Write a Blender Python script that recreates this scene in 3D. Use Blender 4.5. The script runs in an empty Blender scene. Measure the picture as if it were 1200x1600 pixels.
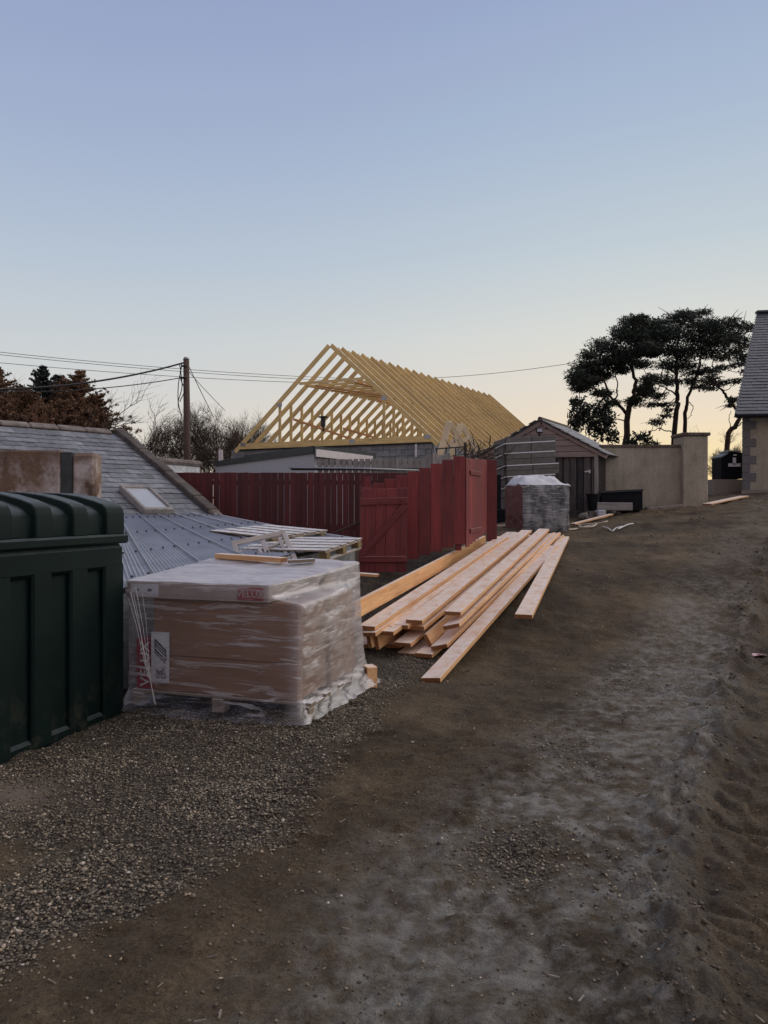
import bpy, bmesh, math, random
import numpy as np
from mathutils import Vector, Matrix
random.seed(7); RS = np.random.RandomState(7)
SC = bpy.context.scene; COL = SC.collection
R = math.radians
# ------------------------------------------------------------------ camera, sky, added fill lamp, exposure
F, H, HOR = 1155.0, 1.6, 795.0
cam = bpy.data.cameras.new('camera'); camo = bpy.data.objects.new('camera', cam); COL.objects.link(camo)
camo.location = (0, 0, H); camo.rotation_euler = (R(90), 0, 0)
cam.sensor_fit = 'VERTICAL'; cam.sensor_height = 36; cam.sensor_width = 27; cam.lens = F/1600*36
cam.shift_y = (HOR-800)/1600; cam.clip_start = 0.05; cam.clip_end = 2000
SC.camera = camo
SC.view_settings.view_transform = 'Standard'; SC.view_settings.look = 'None'
SC.view_settings.exposure = 0.0; SC.view_settings.gamma = 1.0
SUN_AZ, SUN_EL = R(24), R(2.0)
world = bpy.data.worlds.new('World'); SC.world = world; world.use_nodes = True

class NT:
    def __init__(s, tree): s.t = tree; s.n = tree.nodes; s.l = tree.links
    def new(s, typ, **kw):
        n = s.n.new(typ)
        for k, v in kw.items():
            if k.startswith('_'): setattr(n, k[1:], v)
            elif k.startswith('i') and k[1:].isdigit(): s.inp(n, int(k[1:]), v)
            else: s.inp(n, k.replace('__', ' '), v)
        return n
    def inp(s, n, key, v):
        i = n.inputs[key]
        if isinstance(v, bpy.types.NodeSocket): s.l.new(v, i)
        else: i.default_value = v
    def ramp(s, fac, stops, interp='LINEAR'):
        n = s.n.new('ShaderNodeValToRGB'); s.inp(n, 0, fac); cr = n.color_ramp; cr.interpolation = interp
        while len(cr.elements) < len(stops): cr.elements.new(0.5)
        for e, (p, c) in zip(cr.elements, stops):
            e.position = p; e.color = tuple(c)+(1,) if len(c) == 3 else c
        return n.outputs[0]
    def math(s, op, a, b=0.0, c=None, clamp=False):
        n = s.n.new('ShaderNodeMath'); n.operation = op; n.use_clamp = clamp
        s.inp(n, 0, a); s.inp(n, 1, b)
        if c is not None: s.inp(n, 2, c)
        return n.outputs[0]
    def mix(s, fac, a, b, mode='MIX'):
        n = s.n.new('ShaderNodeMix'); n.data_type = 'RGBA'; n.blend_type = mode
        s.inp(n, 0, fac); s.inp(n, 6, a); s.inp(n, 7, b); return n.outputs[2]
def c4(c): return (c[0], c[1], c[2], 1.0)
def lin(r, g, b):
    f = lambda v: (v/255/12.92) if v/255 <= .04045 else ((v/255+.055)/1.055)**2.4
    return (f(r), f(g), f(b))

w = NT(world.node_tree); bg = w.n['Background']
tc = w.new('ShaderNodeTexCoord'); nrm = w.new('ShaderNodeVectorMath', _operation='NORMALIZE', i0=tc.outputs['Generated']).outputs[0]
sep = w.new('ShaderNodeSeparateXYZ', i0=nrm)
el = w.math('DIVIDE', w.math('ARCSINE', sep.outputs[2]), math.pi/2, clamp=True)      # 0 horizon .. 1 zenith
base = w.ramp(el, [(0.0, lin(224,212,200)), (.05, lin(218,212,205)), (.10, lin(208,210,210)), (.15, lin(195,204,211)), (.20, lin(180,194,211)), (.28, lin(162,178,206)), (.38, lin(148,161,197)), (.55, lin(133,144,182)), (1.0, lin(126,136,168))])
sdir = Vector((math.sin(SUN_AZ), math.cos(SUN_AZ), 0))
hv = w.new('ShaderNodeCombineXYZ', i0=sep.outputs[0], i1=sep.outputs[1], i2=0.0).outputs[0]
hn = w.new('ShaderNodeVectorMath', _operation='NORMALIZE', i0=hv).outputs[0]
dt = w.new('ShaderNodeVectorMath', _operation='DOT_PRODUCT', i0=hn, i1=sdir).outputs['Value']
az = w.math('POWER', w.math('MULTIPLY_ADD', dt, .5, .5, clamp=True), 15.0)
warm = w.ramp(el, [(0.0, lin(255,219,146)), (.035, lin(252,228,172)), (.07, lin(240,223,196)), (.10, lin(230,220,206)), (.14, lin(220,220,213)), (.21, lin(194,206,214)), (.30, lin(170,187,210)), (.40, lin(152,168,202)), (1.0, lin(126,136,168))])
skycol = w.mix(az, base, warm)
# the sky opposite the sunset: rose-coloured twilight band over the darker earth shadow
rear = w.ramp(el, [(0.0, lin(150,150,168)), (.05, lin(176,165,176)), (.14, lin(208,184,182)), (.26, lin(194,182,188)), (.42, lin(168,166,186)), (.7, lin(144,148,176)), (1.0, lin(126,136,168))])
rf = w.math('MULTIPLY_ADD', dt, -.9, .25, clamp=True)
skycol = w.mix(rf, skycol, rear)
w.inp(bg, 0, skycol); bg.inputs[1].default_value = 1.0
sun = bpy.data.lights.new('sun', 'SUN'); soft_fill_o = bpy.data.objects.new('sun', sun); COL.objects.link(soft_fill_o)  # lamp added as wide soft fill after sunset, brightens from the right
sun.energy = 1.5; sun.angle = R(75); sun.color = (1, .87, .72)
soft_fill_o.rotation_euler = Vector((math.sin(R(72)), math.cos(R(72)), math.tan(R(42)))).to_track_quat('Z', 'Y').to_euler()
soft_fill_o.location = (10, 20, 20)

# ------------------------------------------------------------------ helpers
def W(px, py, Y): return Vector(((px-600)/F*Y, Y, H-(py-HOR)/F*Y))
def zz(py, Y): return H-(py-HOR)/F*Y
def xx(px, Y): return (px-600)/F*Y
def tag(o, label=None, cat=None, group=None, kind=None):
    if label: o['label'] = label
    if cat: o['category'] = cat
    if group: o['group'] = group
    if kind: o['kind'] = kind
    return o
def put(o, parent=None, M=None):
    COL.objects.link(o)
    M = M or Matrix.Identity(4)
    if parent is not None:
        o.parent = parent; o.matrix_parent_inverse = Matrix.Identity(4)
        o.matrix_basis = WM[parent.name].inverted() @ M
    else: o.matrix_basis = M
    WM[o.name] = M.copy(); return o
WM = {}
def thing(name, loc, label, cat, group=None, rz=0):
    o = bpy.data.objects.new(name, None); o.empty_display_size = .2
    put(o, None, Matrix.Translation(Vector(loc)) @ Matrix.Rotation(rz, 4, 'Z'))
    return tag(o, label, cat, group)
class MB:
    def __init__(s): s.v = []; s.f = []; s.m = []; s.cur = 0
    def box(s, c, size, rot=None, ch=0.0):
        c = Vector(c); h = Vector(size)*.5
        M = rot if rot is not None else Matrix.Identity(3)
        i0 = len(s.v)
        if ch <= 0:
            for sx in (-1, 1):
                for sy in (-1, 1):
                    for sz in (-1, 1): s.v.append(c+M @ Vector((sx*h.x, sy*h.y, sz*h.z)))
            for q in ((0,1,3,2),(4,6,7,5),(0,4,5,1),(2,3,7,6),(0,2,6,4),(1,5,7,3)): s.f.append(tuple(i0+k for k in q)); s.m.append(s.cur)
        else:
            idx = {}
            for sx in (-1, 1):
                for sy in (-1, 1):
                    for sz in (-1, 1):
                        for ax in range(3):
                            d = [sx*(h.x-ch), sy*(h.y-ch), sz*(h.z-ch)]; d[ax] = (sx*h.x, sy*h.y, sz*h.z)[ax]
                            idx[(sx,sy,sz,ax)] = len(s.v); s.v.append(c+M @ Vector(d))
            def q(*k): s.f.append(tuple(idx[a] for a in k)); s.m.append(s.cur)
            for a in (-1, 1):
                q(*[(a,y,z,0) for y,z in ((-1,-1),(1,-1),(1,1),(-1,1))][::a]); q(*[(x,a,z,1) for x,z in ((-1,-1),(-1,1),(1,1),(1,-1))][::a]); q(*[(x,y,a,2) for x,y in ((-1,-1),(1,-1),(1,1),(-1,1))][::a])
            for a in (-1, 1):
                for b in (-1, 1):
                    q((a,b,-1,0),(a,b,1,0),(a,b,1,1),(a,b,-1,1)); q((a,-1,b,0),(a,1,b,0),(a,1,b,2),(a,-1,b,2)); q((-1,a,b,1),(1,a,b,1),(1,a,b,2),(-1,a,b,2))
                    for e in (-1, 1): q((a,b,e,0),(a,b,e,1),(a,b,e,2))
        return s
    def bar(s, p0, p1, wdt, th, up=(0,0,1), ch=0.0):
        M, L, c = frame(p0, p1, up); return s.box(c, (L, wdt, th), M, ch)
    def tube(s, pts, rad, n=6, cap=True):
        pts = [Vector(p) for p in pts]
        if not hasattr(rad, '__len__'): rad = [rad]*len(pts)
        i0 = len(s.v); a = None
        for k, p in enumerate(pts):
            t = (pts[min(k+1, len(pts)-1)]-pts[max(k-1, 0)]).normalized()
            if a is None:
                a = t.orthogonal().normalized()
            else:
                a = (a-t*a.dot(t)); a = a.normalized() if a.length > 1e-6 else t.orthogonal().normalized()
            b = t.cross(a)
            for j in range(n):
                an = 2*math.pi*j/n; s.v.append(p+(a*math.cos(an)+b*math.sin(an))*rad[k])
        for k in range(len(pts)-1):
            for j in range(n):
                s.f.append((i0+k*n+j, i0+k*n+(j+1)%n, i0+(k+1)*n+(j+1)%n, i0+(k+1)*n+j)); s.m.append(s.cur)
        if cap and n > 2:
            s.f.append(tuple(i0+j for j in range(n))[::-1]); s.f.append(tuple(i0+(len(pts)-1)*n+j for j in range(n))); s.m += [s.cur]*2
        return s
    def prism(s, poly, ext):
        poly = [Vector(p) for p in poly]; ext = Vector(ext); n = len(poly); i0 = len(s.v)
        s.v += poly+[p+ext for p in poly]
        s.f.append(tuple(range(i0, i0+n))[::-1]); s.f.append(tuple(range(i0+n, i0+2*n))); s.m += [s.cur]*2
        for j in range(n): s.f.append((i0+j, i0+(j+1)%n, i0+n+(j+1)%n, i0+n+j)); s.m.append(s.cur)
        return s
    def loft(s, rows, close=False, capends=False):
        i0 = len(s.v); n = len(rows[0])
        for r in rows: s.v += [Vector(p) for p in r]
        for k in range(len(rows)-1):
            for j in range(n if close else n-1):
                s.f.append((i0+k*n+j, i0+k*n+(j+1)%n, i0+(k+1)*n+(j+1)%n, i0+(k+1)*n+j)); s.m.append(s.cur)
        if capends: s.f.append(tuple(range(i0, i0+n))[::-1]); s.f.append(tuple(range(i0+(len(rows)-1)*n, i0+len(rows)*n))); s.m += [s.cur]*2
        return s
    def mesh(s, name, mats, smooth=False, M=None):
        me = bpy.data.meshes.new(name)
        v = s.v
        if M is not None: Mi = M.inverted(); v = [Mi @ p for p in v]
        me.from_pydata([tuple(p) for p in v], [], s.f)
        if not isinstance(mats, (list, tuple)): mats = [mats]
        for m in mats: me.materials.append(m)
        if len(mats) > 1: me.polygons.foreach_set('material_index', s.m)
        bm = bmesh.new(); bm.from_mesh(me); bmesh.ops.recalc_face_normals(bm, faces=bm.faces); bm.to_mesh(me); bm.free()
        if smooth:
            me.shade_smooth()
            if smooth is not True: me.set_sharp_from_angle(angle=R(smooth))
        me.update(); return me
    def build(s, name, mats, parent=None, smooth=False, M=None, origin=None):
        if M is None: M = Matrix.Translation(Vector(origin)) if origin is not None else (WM[parent.name] if parent is not None else Matrix.Identity(4))
        me = s.mesh(name, mats, smooth, M); o = bpy.data.objects.new(name, me); return put(o, parent, M)
def frame(p0, p1, up=(0,0,1)):
    p0, p1, up = Vector(p0), Vector(p1), Vector(up); x = (p1-p0); L = x.length; x.normalize()
    y = up.cross(x)
    if y.length < 1e-5: y = Vector((0,1,0)).cross(x)
    y.normalize(); z = x.cross(y)
    return Matrix((x, y, z)).transposed(), L, (p0+p1)*.5
MC = {}
def plank(name, p0, p1, wdt, th, mat, parent=None, up=(0,0,1), ch=0.003, roll=0.0):
    M3, L, c = frame(p0, p1, up)
    if roll: M3 = M3 @ Matrix.Rotation(roll, 3, 'X')
    key = (round(L, 2), round(wdt, 3), round(th, 3), mat.name, ch)
    if key not in MC: MC[key] = MB().box((0,0,0), (L, wdt, th), None, ch).mesh(name, mat)
    o = bpy.data.objects.new(name, MC[key]); M4 = M3.to_4x4(); M4.translation = c
    return put(o, parent, M4)
def npmesh(name, verts, faces, mats, col=None, smooth=False):
    me = bpy.data.meshes.new(name); nv = len(verts); nf, k = faces.shape
    me.vertices.add(nv); me.vertices.foreach_set('co', np.ascontiguousarray(verts, dtype=np.float32).ravel())
    me.loops.add(nf*k); me.loops.foreach_set('vertex_index', np.ascontiguousarray(faces, dtype=np.int32).ravel())
    me.polygons.add(nf); me.polygons.foreach_set('loop_start', np.arange(0, nf*k, k, dtype=np.int32))
    try: me.polygons.foreach_set('loop_total', np.full(nf, k, dtype=np.int32))
    except Exception: pass
    if not isinstance(mats, (list, tuple)): mats = [mats]
    for m in mats: me.materials.append(m)
    me.update(calc_edges=True)
    if col is not None:
        for nm, arr in col.items():
            if arr.ndim == 1: a = me.attributes.new(nm, 'FLOAT', 'POINT'); a.data.foreach_set('value', arr.astype(np.float32))
            else: a = me.attributes.new(nm, 'FLOAT_COLOR', 'POINT'); a.data.foreach_set('color', np.hstack([arr, np.ones((nv,1))]).astype(np.float32).ravel())
    if smooth: me.shade_smooth()
    me.validate(); return me
def textobj(name, txt, mat, parent, M, size, bold=0.0):
    cu = bpy.data.curves.new('t', 'FONT'); cu.body = txt; cu.size = size; cu.align_x = 'CENTER'; cu.align_y = 'CENTER'; cu.offset = bold; cu.extrude = .0006
    to = bpy.data.objects.new('t', cu); me = bpy.data.meshes.new_from_object(to)
    bpy.data.objects.remove(to); bpy.data.curves.remove(cu); me.materials.clear(); me.materials.append(mat)
    return put(bpy.data.objects.new(name, me), parent, M)
# numpy noise
_P = RS.rand(256, 256)
def vnoise(x, y):
    xi = np.floor(x).astype(int); yi = np.floor(y).astype(int); fx = x-xi; fy = y-yi
    fx = fx*fx*(3-2*fx); fy = fy*fy*(3-2*fy)
    g = lambda a, b: _P[a & 255, b & 255]
    return (g(xi,yi)*(1-fx)+g(xi+1,yi)*fx)*(1-fy)+(g(xi,yi+1)*(1-fx)+g(xi+1,yi+1)*fx)*fy
def fbm(x, y, o=4, lac=2.03, gain=.5):
    s = 0; a = 1; t = 0
    for k in range(o): s = s+a*(vnoise(x+17.3*k, y+5.1*k)-.5); t += a; x = x*lac; y = y*lac; a *= gain
    return s/t*2
def sstep(a, b, x): t = np.clip((x-a)/(b-a), 0, 1); return t*t*(3-2*t)

# ------------------------------------------------------------------ materials
def mat(name):
    m = bpy.data.materials.new(name); m.use_nodes = True; t = NT(m.node_tree); b = t.n['Principled BSDF']; return m, t, b
def obco(t, scale=(1,1,1)):
    tc = t.new('ShaderNodeTexCoord'); return t.new('ShaderNodeMapping', i0=tc.outputs['Object'], Scale=scale).outputs[0]
def noise(t, vec, scale=5, detail=4, rough=.55, dist=0.0):
    n = t.new('ShaderNodeTexNoise', Vector=vec, Scale=scale, Detail=detail, Roughness=rough, Distortion=dist); return n.outputs[0]
def bump(t, b, h, strength=.3, dist=.01):
    n = t.new('ShaderNodeBump', Strength=strength, Distance=dist, Height=h); t.l.new(n.outputs[0], b.inputs['Normal'])
def orand(t): return t.new('ShaderNodeObjectInfo').outputs['Random']
def simple(name, c1, c2=None, scale=6, rough=.8, bmp=.2, bd=.01, sc=(1,1,1), rnd=.0, metal=0, detail=5, spec=.5):
    m, t, b = mat(name); v = obco(t, sc)
    r = orand(t)
    off = t.new('ShaderNodeVectorMath', _operation='ADD', i0=v, i1=t.new('ShaderNodeCombineXYZ', i0=t.math('MULTIPLY', r, 37.0), i1=t.math('MULTIPLY', r, 91.0)).outputs[0]).outputs[0]
    n = noise(t, off, scale, detail)
    col = t.ramp(n, [(.3, c1), (.7, c2 or c1)])
    if rnd: col = t.mix(1.0, col, t.ramp(r, [(0, (1-rnd,)*3), (1, (1+rnd,)*3)]), 'MULTIPLY')
    t.inp(b, 'Base Color', col); b.inputs['Roughness'].default_value = rough; b.inputs['Metallic'].default_value = metal
    b.inputs['Specular IOR Level'].default_value = spec
    if bmp: bump(t, b, noise(t, off, scale*5, 4), bmp, bd)
    return m
def woodmat(name, light, dark, knot=.5, rough=.65, rnd=.12, grain=1.0, frost=0.0, fcol=(.62,.63,.66), endg=0.0, fth=(.5,.85)):
    m, t, b = mat(name); r = orand(t)
    tc = t.new('ShaderNodeTexCoord'); v0 = t.new('ShaderNodeVectorMath', _operation='ADD', i0=tc.outputs['Object'], i1=t.new('ShaderNodeCombineXYZ', i0=t.math('MULTIPLY', r, 31.0), i1=t.math('MULTIPLY', r, 7.0), i2=t.math('MULTIPLY', r, 3.0)).outputs[0]).outputs[0]
    v = t.new('ShaderNodeMapping', i0=v0, Scale=(.9, 14, 14)).outputs[0]
    g1 = noise(t, v, 2.2, 5, .6, .35)
    v2 = t.new('ShaderNodeMapping', i0=v0, Scale=(2.5, 70, 70)).outputs[0]
    g2 = noise(t, v2, 2.0, 3)
    col = t.mix(t.math('MULTIPLY', t.ramp(g1, [(.35, (0,0,0)), (.68, (1,1,1))]), grain), c4(light), c4(dark))
    col = t.mix(t.math('MULTIPLY', t.ramp(g2, [(.45, (0,0,0)), (.75, (1,1,1))]), .35*grain), col, c4(tuple(x*.55 for x in dark)))
    vk = t.new('ShaderNodeMapping', i0=v0, Scale=(1.6, 5, 5)).outputs[0]
    vo = t.new('ShaderNodeTexVoronoi', Vector=vk, Scale=1.3).outputs['Distance']
    kn = t.math('MULTIPLY', t.ramp(vo, [(.0, (1,1,1)), (.10, (0,0,0))]), knot)
    col = t.mix(kn, col, c4(tuple(x*.25 for x in dark)))
    blot = noise(t, t.new('ShaderNodeMapping', i0=v0, Scale=(1.2, 4, 4)).outputs[0], 1.5, 4)
    col = t.mix(1.0, col, t.ramp(blot, [(.3, (.82,.82,.84)), (.7, (1.08,1.06,1.04))]), 'MULTIPLY')
    col = t.mix(1.0, col, t.ramp(r, [(0, (1-rnd,1-rnd,1-rnd*.8)), (1, (1+rnd,1+rnd,1+rnd))]), 'MULTIPLY')
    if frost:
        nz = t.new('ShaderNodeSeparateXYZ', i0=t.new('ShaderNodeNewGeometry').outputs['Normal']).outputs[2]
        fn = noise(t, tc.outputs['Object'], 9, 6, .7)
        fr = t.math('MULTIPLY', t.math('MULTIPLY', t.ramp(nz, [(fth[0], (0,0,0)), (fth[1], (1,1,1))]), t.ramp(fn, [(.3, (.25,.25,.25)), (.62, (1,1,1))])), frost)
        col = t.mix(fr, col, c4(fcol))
    if endg:
        nx = t.math('ABSOLUTE', t.new('ShaderNodeSeparateXYZ', i0=tc.outputs['Normal']).outputs[0])
        col = t.mix(t.math('MULTIPLY', t.ramp(nx, [(.75, (0,)*3), (.9, (1,)*3)]), endg), col, t.mix(1.0, col, (.32,.20,.13,1), 'MULTIPLY'))
    t.inp(b, 'Base Color', col); b.inputs['Roughness'].default_value = rough
    bump(t, b, t.math('ADD', g1, t.math('MULTIPLY', g2, .5)), .25, .004)
    return m
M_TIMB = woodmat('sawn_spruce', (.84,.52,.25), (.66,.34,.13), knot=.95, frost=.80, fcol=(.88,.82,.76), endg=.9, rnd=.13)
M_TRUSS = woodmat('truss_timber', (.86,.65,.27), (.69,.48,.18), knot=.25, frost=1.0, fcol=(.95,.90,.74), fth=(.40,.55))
M_ORANGE = woodmat('orange_batten', (.62,.30,.12), (.45,.20,.08), knot=.1)
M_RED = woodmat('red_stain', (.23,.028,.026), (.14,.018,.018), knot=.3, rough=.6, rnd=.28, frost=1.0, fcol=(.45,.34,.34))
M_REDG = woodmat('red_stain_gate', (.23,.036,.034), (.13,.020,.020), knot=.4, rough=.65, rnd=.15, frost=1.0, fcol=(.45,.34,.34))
M_REDB = woodmat('red_stain_shaded_fence', (.115,.014,.015), (.07,.009,.010), knot=.3, rough=.6, rnd=.28, frost=1.0, fcol=(.45,.34,.34))  # darker copy of the red stain, shade put into the colour
M_GREYW = woodmat('grey_weathered_wood', (.36,.34,.31), (.23,.21,.19), knot=.4, rough=.85, frost=.0)
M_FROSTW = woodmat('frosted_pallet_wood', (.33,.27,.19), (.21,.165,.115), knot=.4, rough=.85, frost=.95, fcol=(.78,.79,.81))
M_CLAD = woodmat('brown_cladding', (.42,.33,.29), (.30,.235,.205), knot=.4, rough=.8)
M_DARKW = woodmat('dark_wood', (.035,.026,.022), (.018,.014,.012), knot=.2, rough=.8)
M_POLE = woodmat('pole_wood', (.13,.085,.06), (.07,.045,.035), knot=.1, rough=.9)
M_SLATE = simple('slate_old', (.12,.125,.135), (.25,.255,.26), 7, .6, .5, .008, rnd=.30)
M_SLATEN = simple('slate_new', (.030,.038,.054), (.05,.061,.082), 5, .5, .3, .006, rnd=.25)
M_FROSTSL = simple('frosted_slate', (.17,.18,.18), (.42,.43,.43), 9, .7, .5, .01, rnd=.35)
M_MOSS = simple('mossy_cement', (.07,.05,.035), (.20,.16,.12), 6, .95, .8, .03)
M_VERGE = simple('verge_cement', (.055,.045,.04), (.13,.11,.095), 4, .95, .8, .02)
M_RIDGE = simple('ridge_tile', (.10,.08,.07), (.30,.26,.23), 4.5, .9, .6, .02)
M_BLOCK = simple('concrete_block', (.17,.18,.185), (.30,.31,.31), 12, .95, .6, .01, rnd=.18)
M_MORTAR = simple('mortar', (.19,.19,.185), (.28,.28,.27), 15, .95, .5)
M_HARL = simple('dry_dash_render', (.34,.30,.235), (.60,.54,.43), 45, .95, .9, .02, detail=8)
def mottled(m):
    t = NT(m.node_tree); b = t.n['Principled BSDF']; src = b.inputs['Base Color'].links[0].from_socket; v = obco(t)
    n = noise(t, v, 1.3, 6, .6, .5); n2 = noise(t, t.new('ShaderNodeMapping', i0=v, Scale=(5, 5, .7)).outputs[0], 1.5, 5, .6)
    t.inp(b, 'Base Color', t.mix(1.0, t.mix(1.0, src, t.ramp(n, [(.3, (.72,.70,.66)), (.7, (1.12,1.12,1.12))]), 'MULTIPLY'), t.ramp(n2, [(.35, (.90,.89,.87)), (.6, (1.03,)*3)]), 'MULTIPLY'))
mottled(M_HARL)
M_PLINTH = simple('plinth_render', (.22,.185,.15), (.30,.26,.21), 25, .95, .6, .01)
M_QUOIN = simple('grey_quoin', (.12,.115,.11), (.17,.165,.16), 20, .9, .4)
M_WHITER = simple('grey_white_render', (.40,.42,.45), (.50,.52,.55), 20, .9, .5)
M_FELT = simple('dark_felt', (.022,.028,.028), (.05,.06,.058), 10, .6, .3)
M_WPAINT = simple('white_board', (.62,.57,.55), (.72,.68,.66), 8, .6, .1)
M_BLACKP = simple('black_plastic', (.006,.007,.010), (.011,.012,.016), 6, .6, .15, spec=.12)
M_DKMETAL = simple('black_metal', (.015,.015,.017), (.03,.03,.03), 8, .5, .2)
M_CARD = simple('cardboard', (.24,.14,.09), (.31,.19,.125), 3, .85, .15, .004, rnd=.08)
M_CARDT = simple('cardboard_grey', (.36,.30,.27), (.43,.37,.33), 3, .85, .1, .004)
M_PAPER = simple('label_paper', (.62,.64,.67), (.70,.71,.73), 8, .6, 0)
M_REDPR = simple('red_print', (.26,.015,.03), (.32,.02,.04), 4, .6, 0)
M_INK = simple('dark_ink', (.02,.02,.025), None, 4, .6, 0)
M_CORD = simple('white_cord', (.62,.60,.57), (.74,.72,.70), 20, .5, .1)
M_GALV = simple('galvanised', (.30,.32,.33), (.42,.44,.45), 14, .4, .2, metal=.7)
M_WIRE = simple('cable', (.02,.02,.022), None, 4, .6, 0)
M_TWINE = simple('pale_twine', (.45,.38,.30), (.6,.52,.42), 20, .8, .2)
M_STONE = simple('field_stone', (.10,.085,.07), (.24,.22,.19), 4, .9, .6, .02, rnd=.25)
M_BARKP = simple('pine_bark', (.022,.014,.010), (.055,.033,.022), 9, .95, .9, .04, sc=(1,1,.3))
M_BARKG = simple('grey_bark', (.045,.035,.028), (.10,.08,.065), 9, .95, .6, .02)
M_TWIG = simple('twig', (.05,.034,.025), (.10,.07,.05), 2, .95, 0)
M_TWIGR = simple('reddish_twig', (.15,.075,.04), (.25,.135,.08), 2, .95, 0)
M_SKYL = simple('skylight_glass', (.42,.44,.46), (.5,.52,.54), 3, .25, 0)
M_SLAB = simple('grey_slab', (.125,.118,.105), (.185,.175,.155), 7, .9, .4, .008, rnd=.10)
M_STRIP = simple('white_strip', (.72,.72,.72), (.8,.8,.8), 9, .7, .1)
M_FLOODG = simple('lamp_glass', (.35,.36,.38), (.4,.41,.43), 3, .15, 0)
# oil tank plastic
def plasticmat():
    m, t, b = mat('green_tank_plastic'); v = obco(t)
    n = noise(t, v, 3, 5); col = t.ramp(n, [(.3, (.0022,.0095,.0078)), (.7, (.004,.0145,.012))])
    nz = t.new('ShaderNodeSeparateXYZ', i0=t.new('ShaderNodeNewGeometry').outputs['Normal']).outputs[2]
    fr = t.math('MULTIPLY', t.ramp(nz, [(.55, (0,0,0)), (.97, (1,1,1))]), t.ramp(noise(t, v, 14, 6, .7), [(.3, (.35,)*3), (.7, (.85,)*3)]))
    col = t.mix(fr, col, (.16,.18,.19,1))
    n2 = noise(t, v, 38, 6, .8); sp = t.math('MAXIMUM', t.ramp(n2, [(.66, (0,0,0)), (.70, (.8,.8,.8))]), t.ramp(noise(t, v, 5, 8, .75), [(.5, (0,)*3), (.75, (.5,)*3)]))
    pz = t.new('ShaderNodeSeparateXYZ', i0=v).outputs[2]
    sp = t.math('MULTIPLY', sp, t.ramp(pz, [(.02, (.8,)*3), (.5, (0,)*3)])); col = t.mix(sp, col, (.14,.12,.09,1))
    t.inp(b, 'Base Color', col); b.inputs['Roughness'].default_value = .6; b.inputs['Specular IOR Level'].default_value = .16; bump(t, b, noise(t, v, 160, 3), .22, .003); return m
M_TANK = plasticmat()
def metalroof():
    m, t, b = mat('frosted_metal_sheet'); v = obco(t)
    n = noise(t, v, 2.2, 6, .6); col = t.ramp(n, [(.3, (.23,.25,.285)), (.7, (.36,.385,.42))])
    n2 = noise(t, v, 40, 4, .7); col = t.mix(t.ramp(n2, [(.45, (0,)*3), (.7, (.35,)*3)]), col, (.5,.52,.56,1))
    t.inp(b, 'Base Color', col); b.inputs['Roughness'].default_value = .5; b.inputs['Metallic'].default_value = .15; bump(t, b, n2, .2, .003); return m
M_MROOF = metalroof()
def stainwall():
    m, t, b = mat('stained_old_render'); v = obco(t)
    s = t.new('ShaderNodeSeparateXYZ', i0=v)
    n = noise(t, v, 2.3, 8, .68, .4); col = t.ramp(n, [(.3, (.075,.048,.033)), (.5, (.17,.105,.068)), (.7, (.27,.185,.125))])
    vs = t.new('ShaderNodeMapping', i0=v, Scale=(3.2, 3.2, 2.4)).outputs[0]; n3 = noise(t, vs, 1.5, 6, .6)
    hz = t.ramp(t.math('ADD', s.outputs[2], t.math('MULTIPLY', n3, .5)), [(0, (0,)*3), (1, (1,)*3)])
    # pale lime bloom in the lower half
    pale = t.math('MULTIPLY', t.ramp(n3, [(.42, (0,)*3), (.62, (1,)*3)]), t.ramp(t.math('MULTIPLY_ADD', s.outputs[2], 1.0, 0.0), [(.0, (1,)*3), (.38, (1,)*3), (.52, (.12,)*3), (1, (.05,)*3)]))
    col = t.mix(t.math('MULTIPLY', pale, .9), col, (.55,.48,.44,1))
    t.inp(b, 'Base Color', col); b.inputs['Roughness'].default_value = .95; bump(t, b, noise(t, v, 22, 8, .7), .9, .02); return m
M_STAIN = stainwall()
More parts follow.
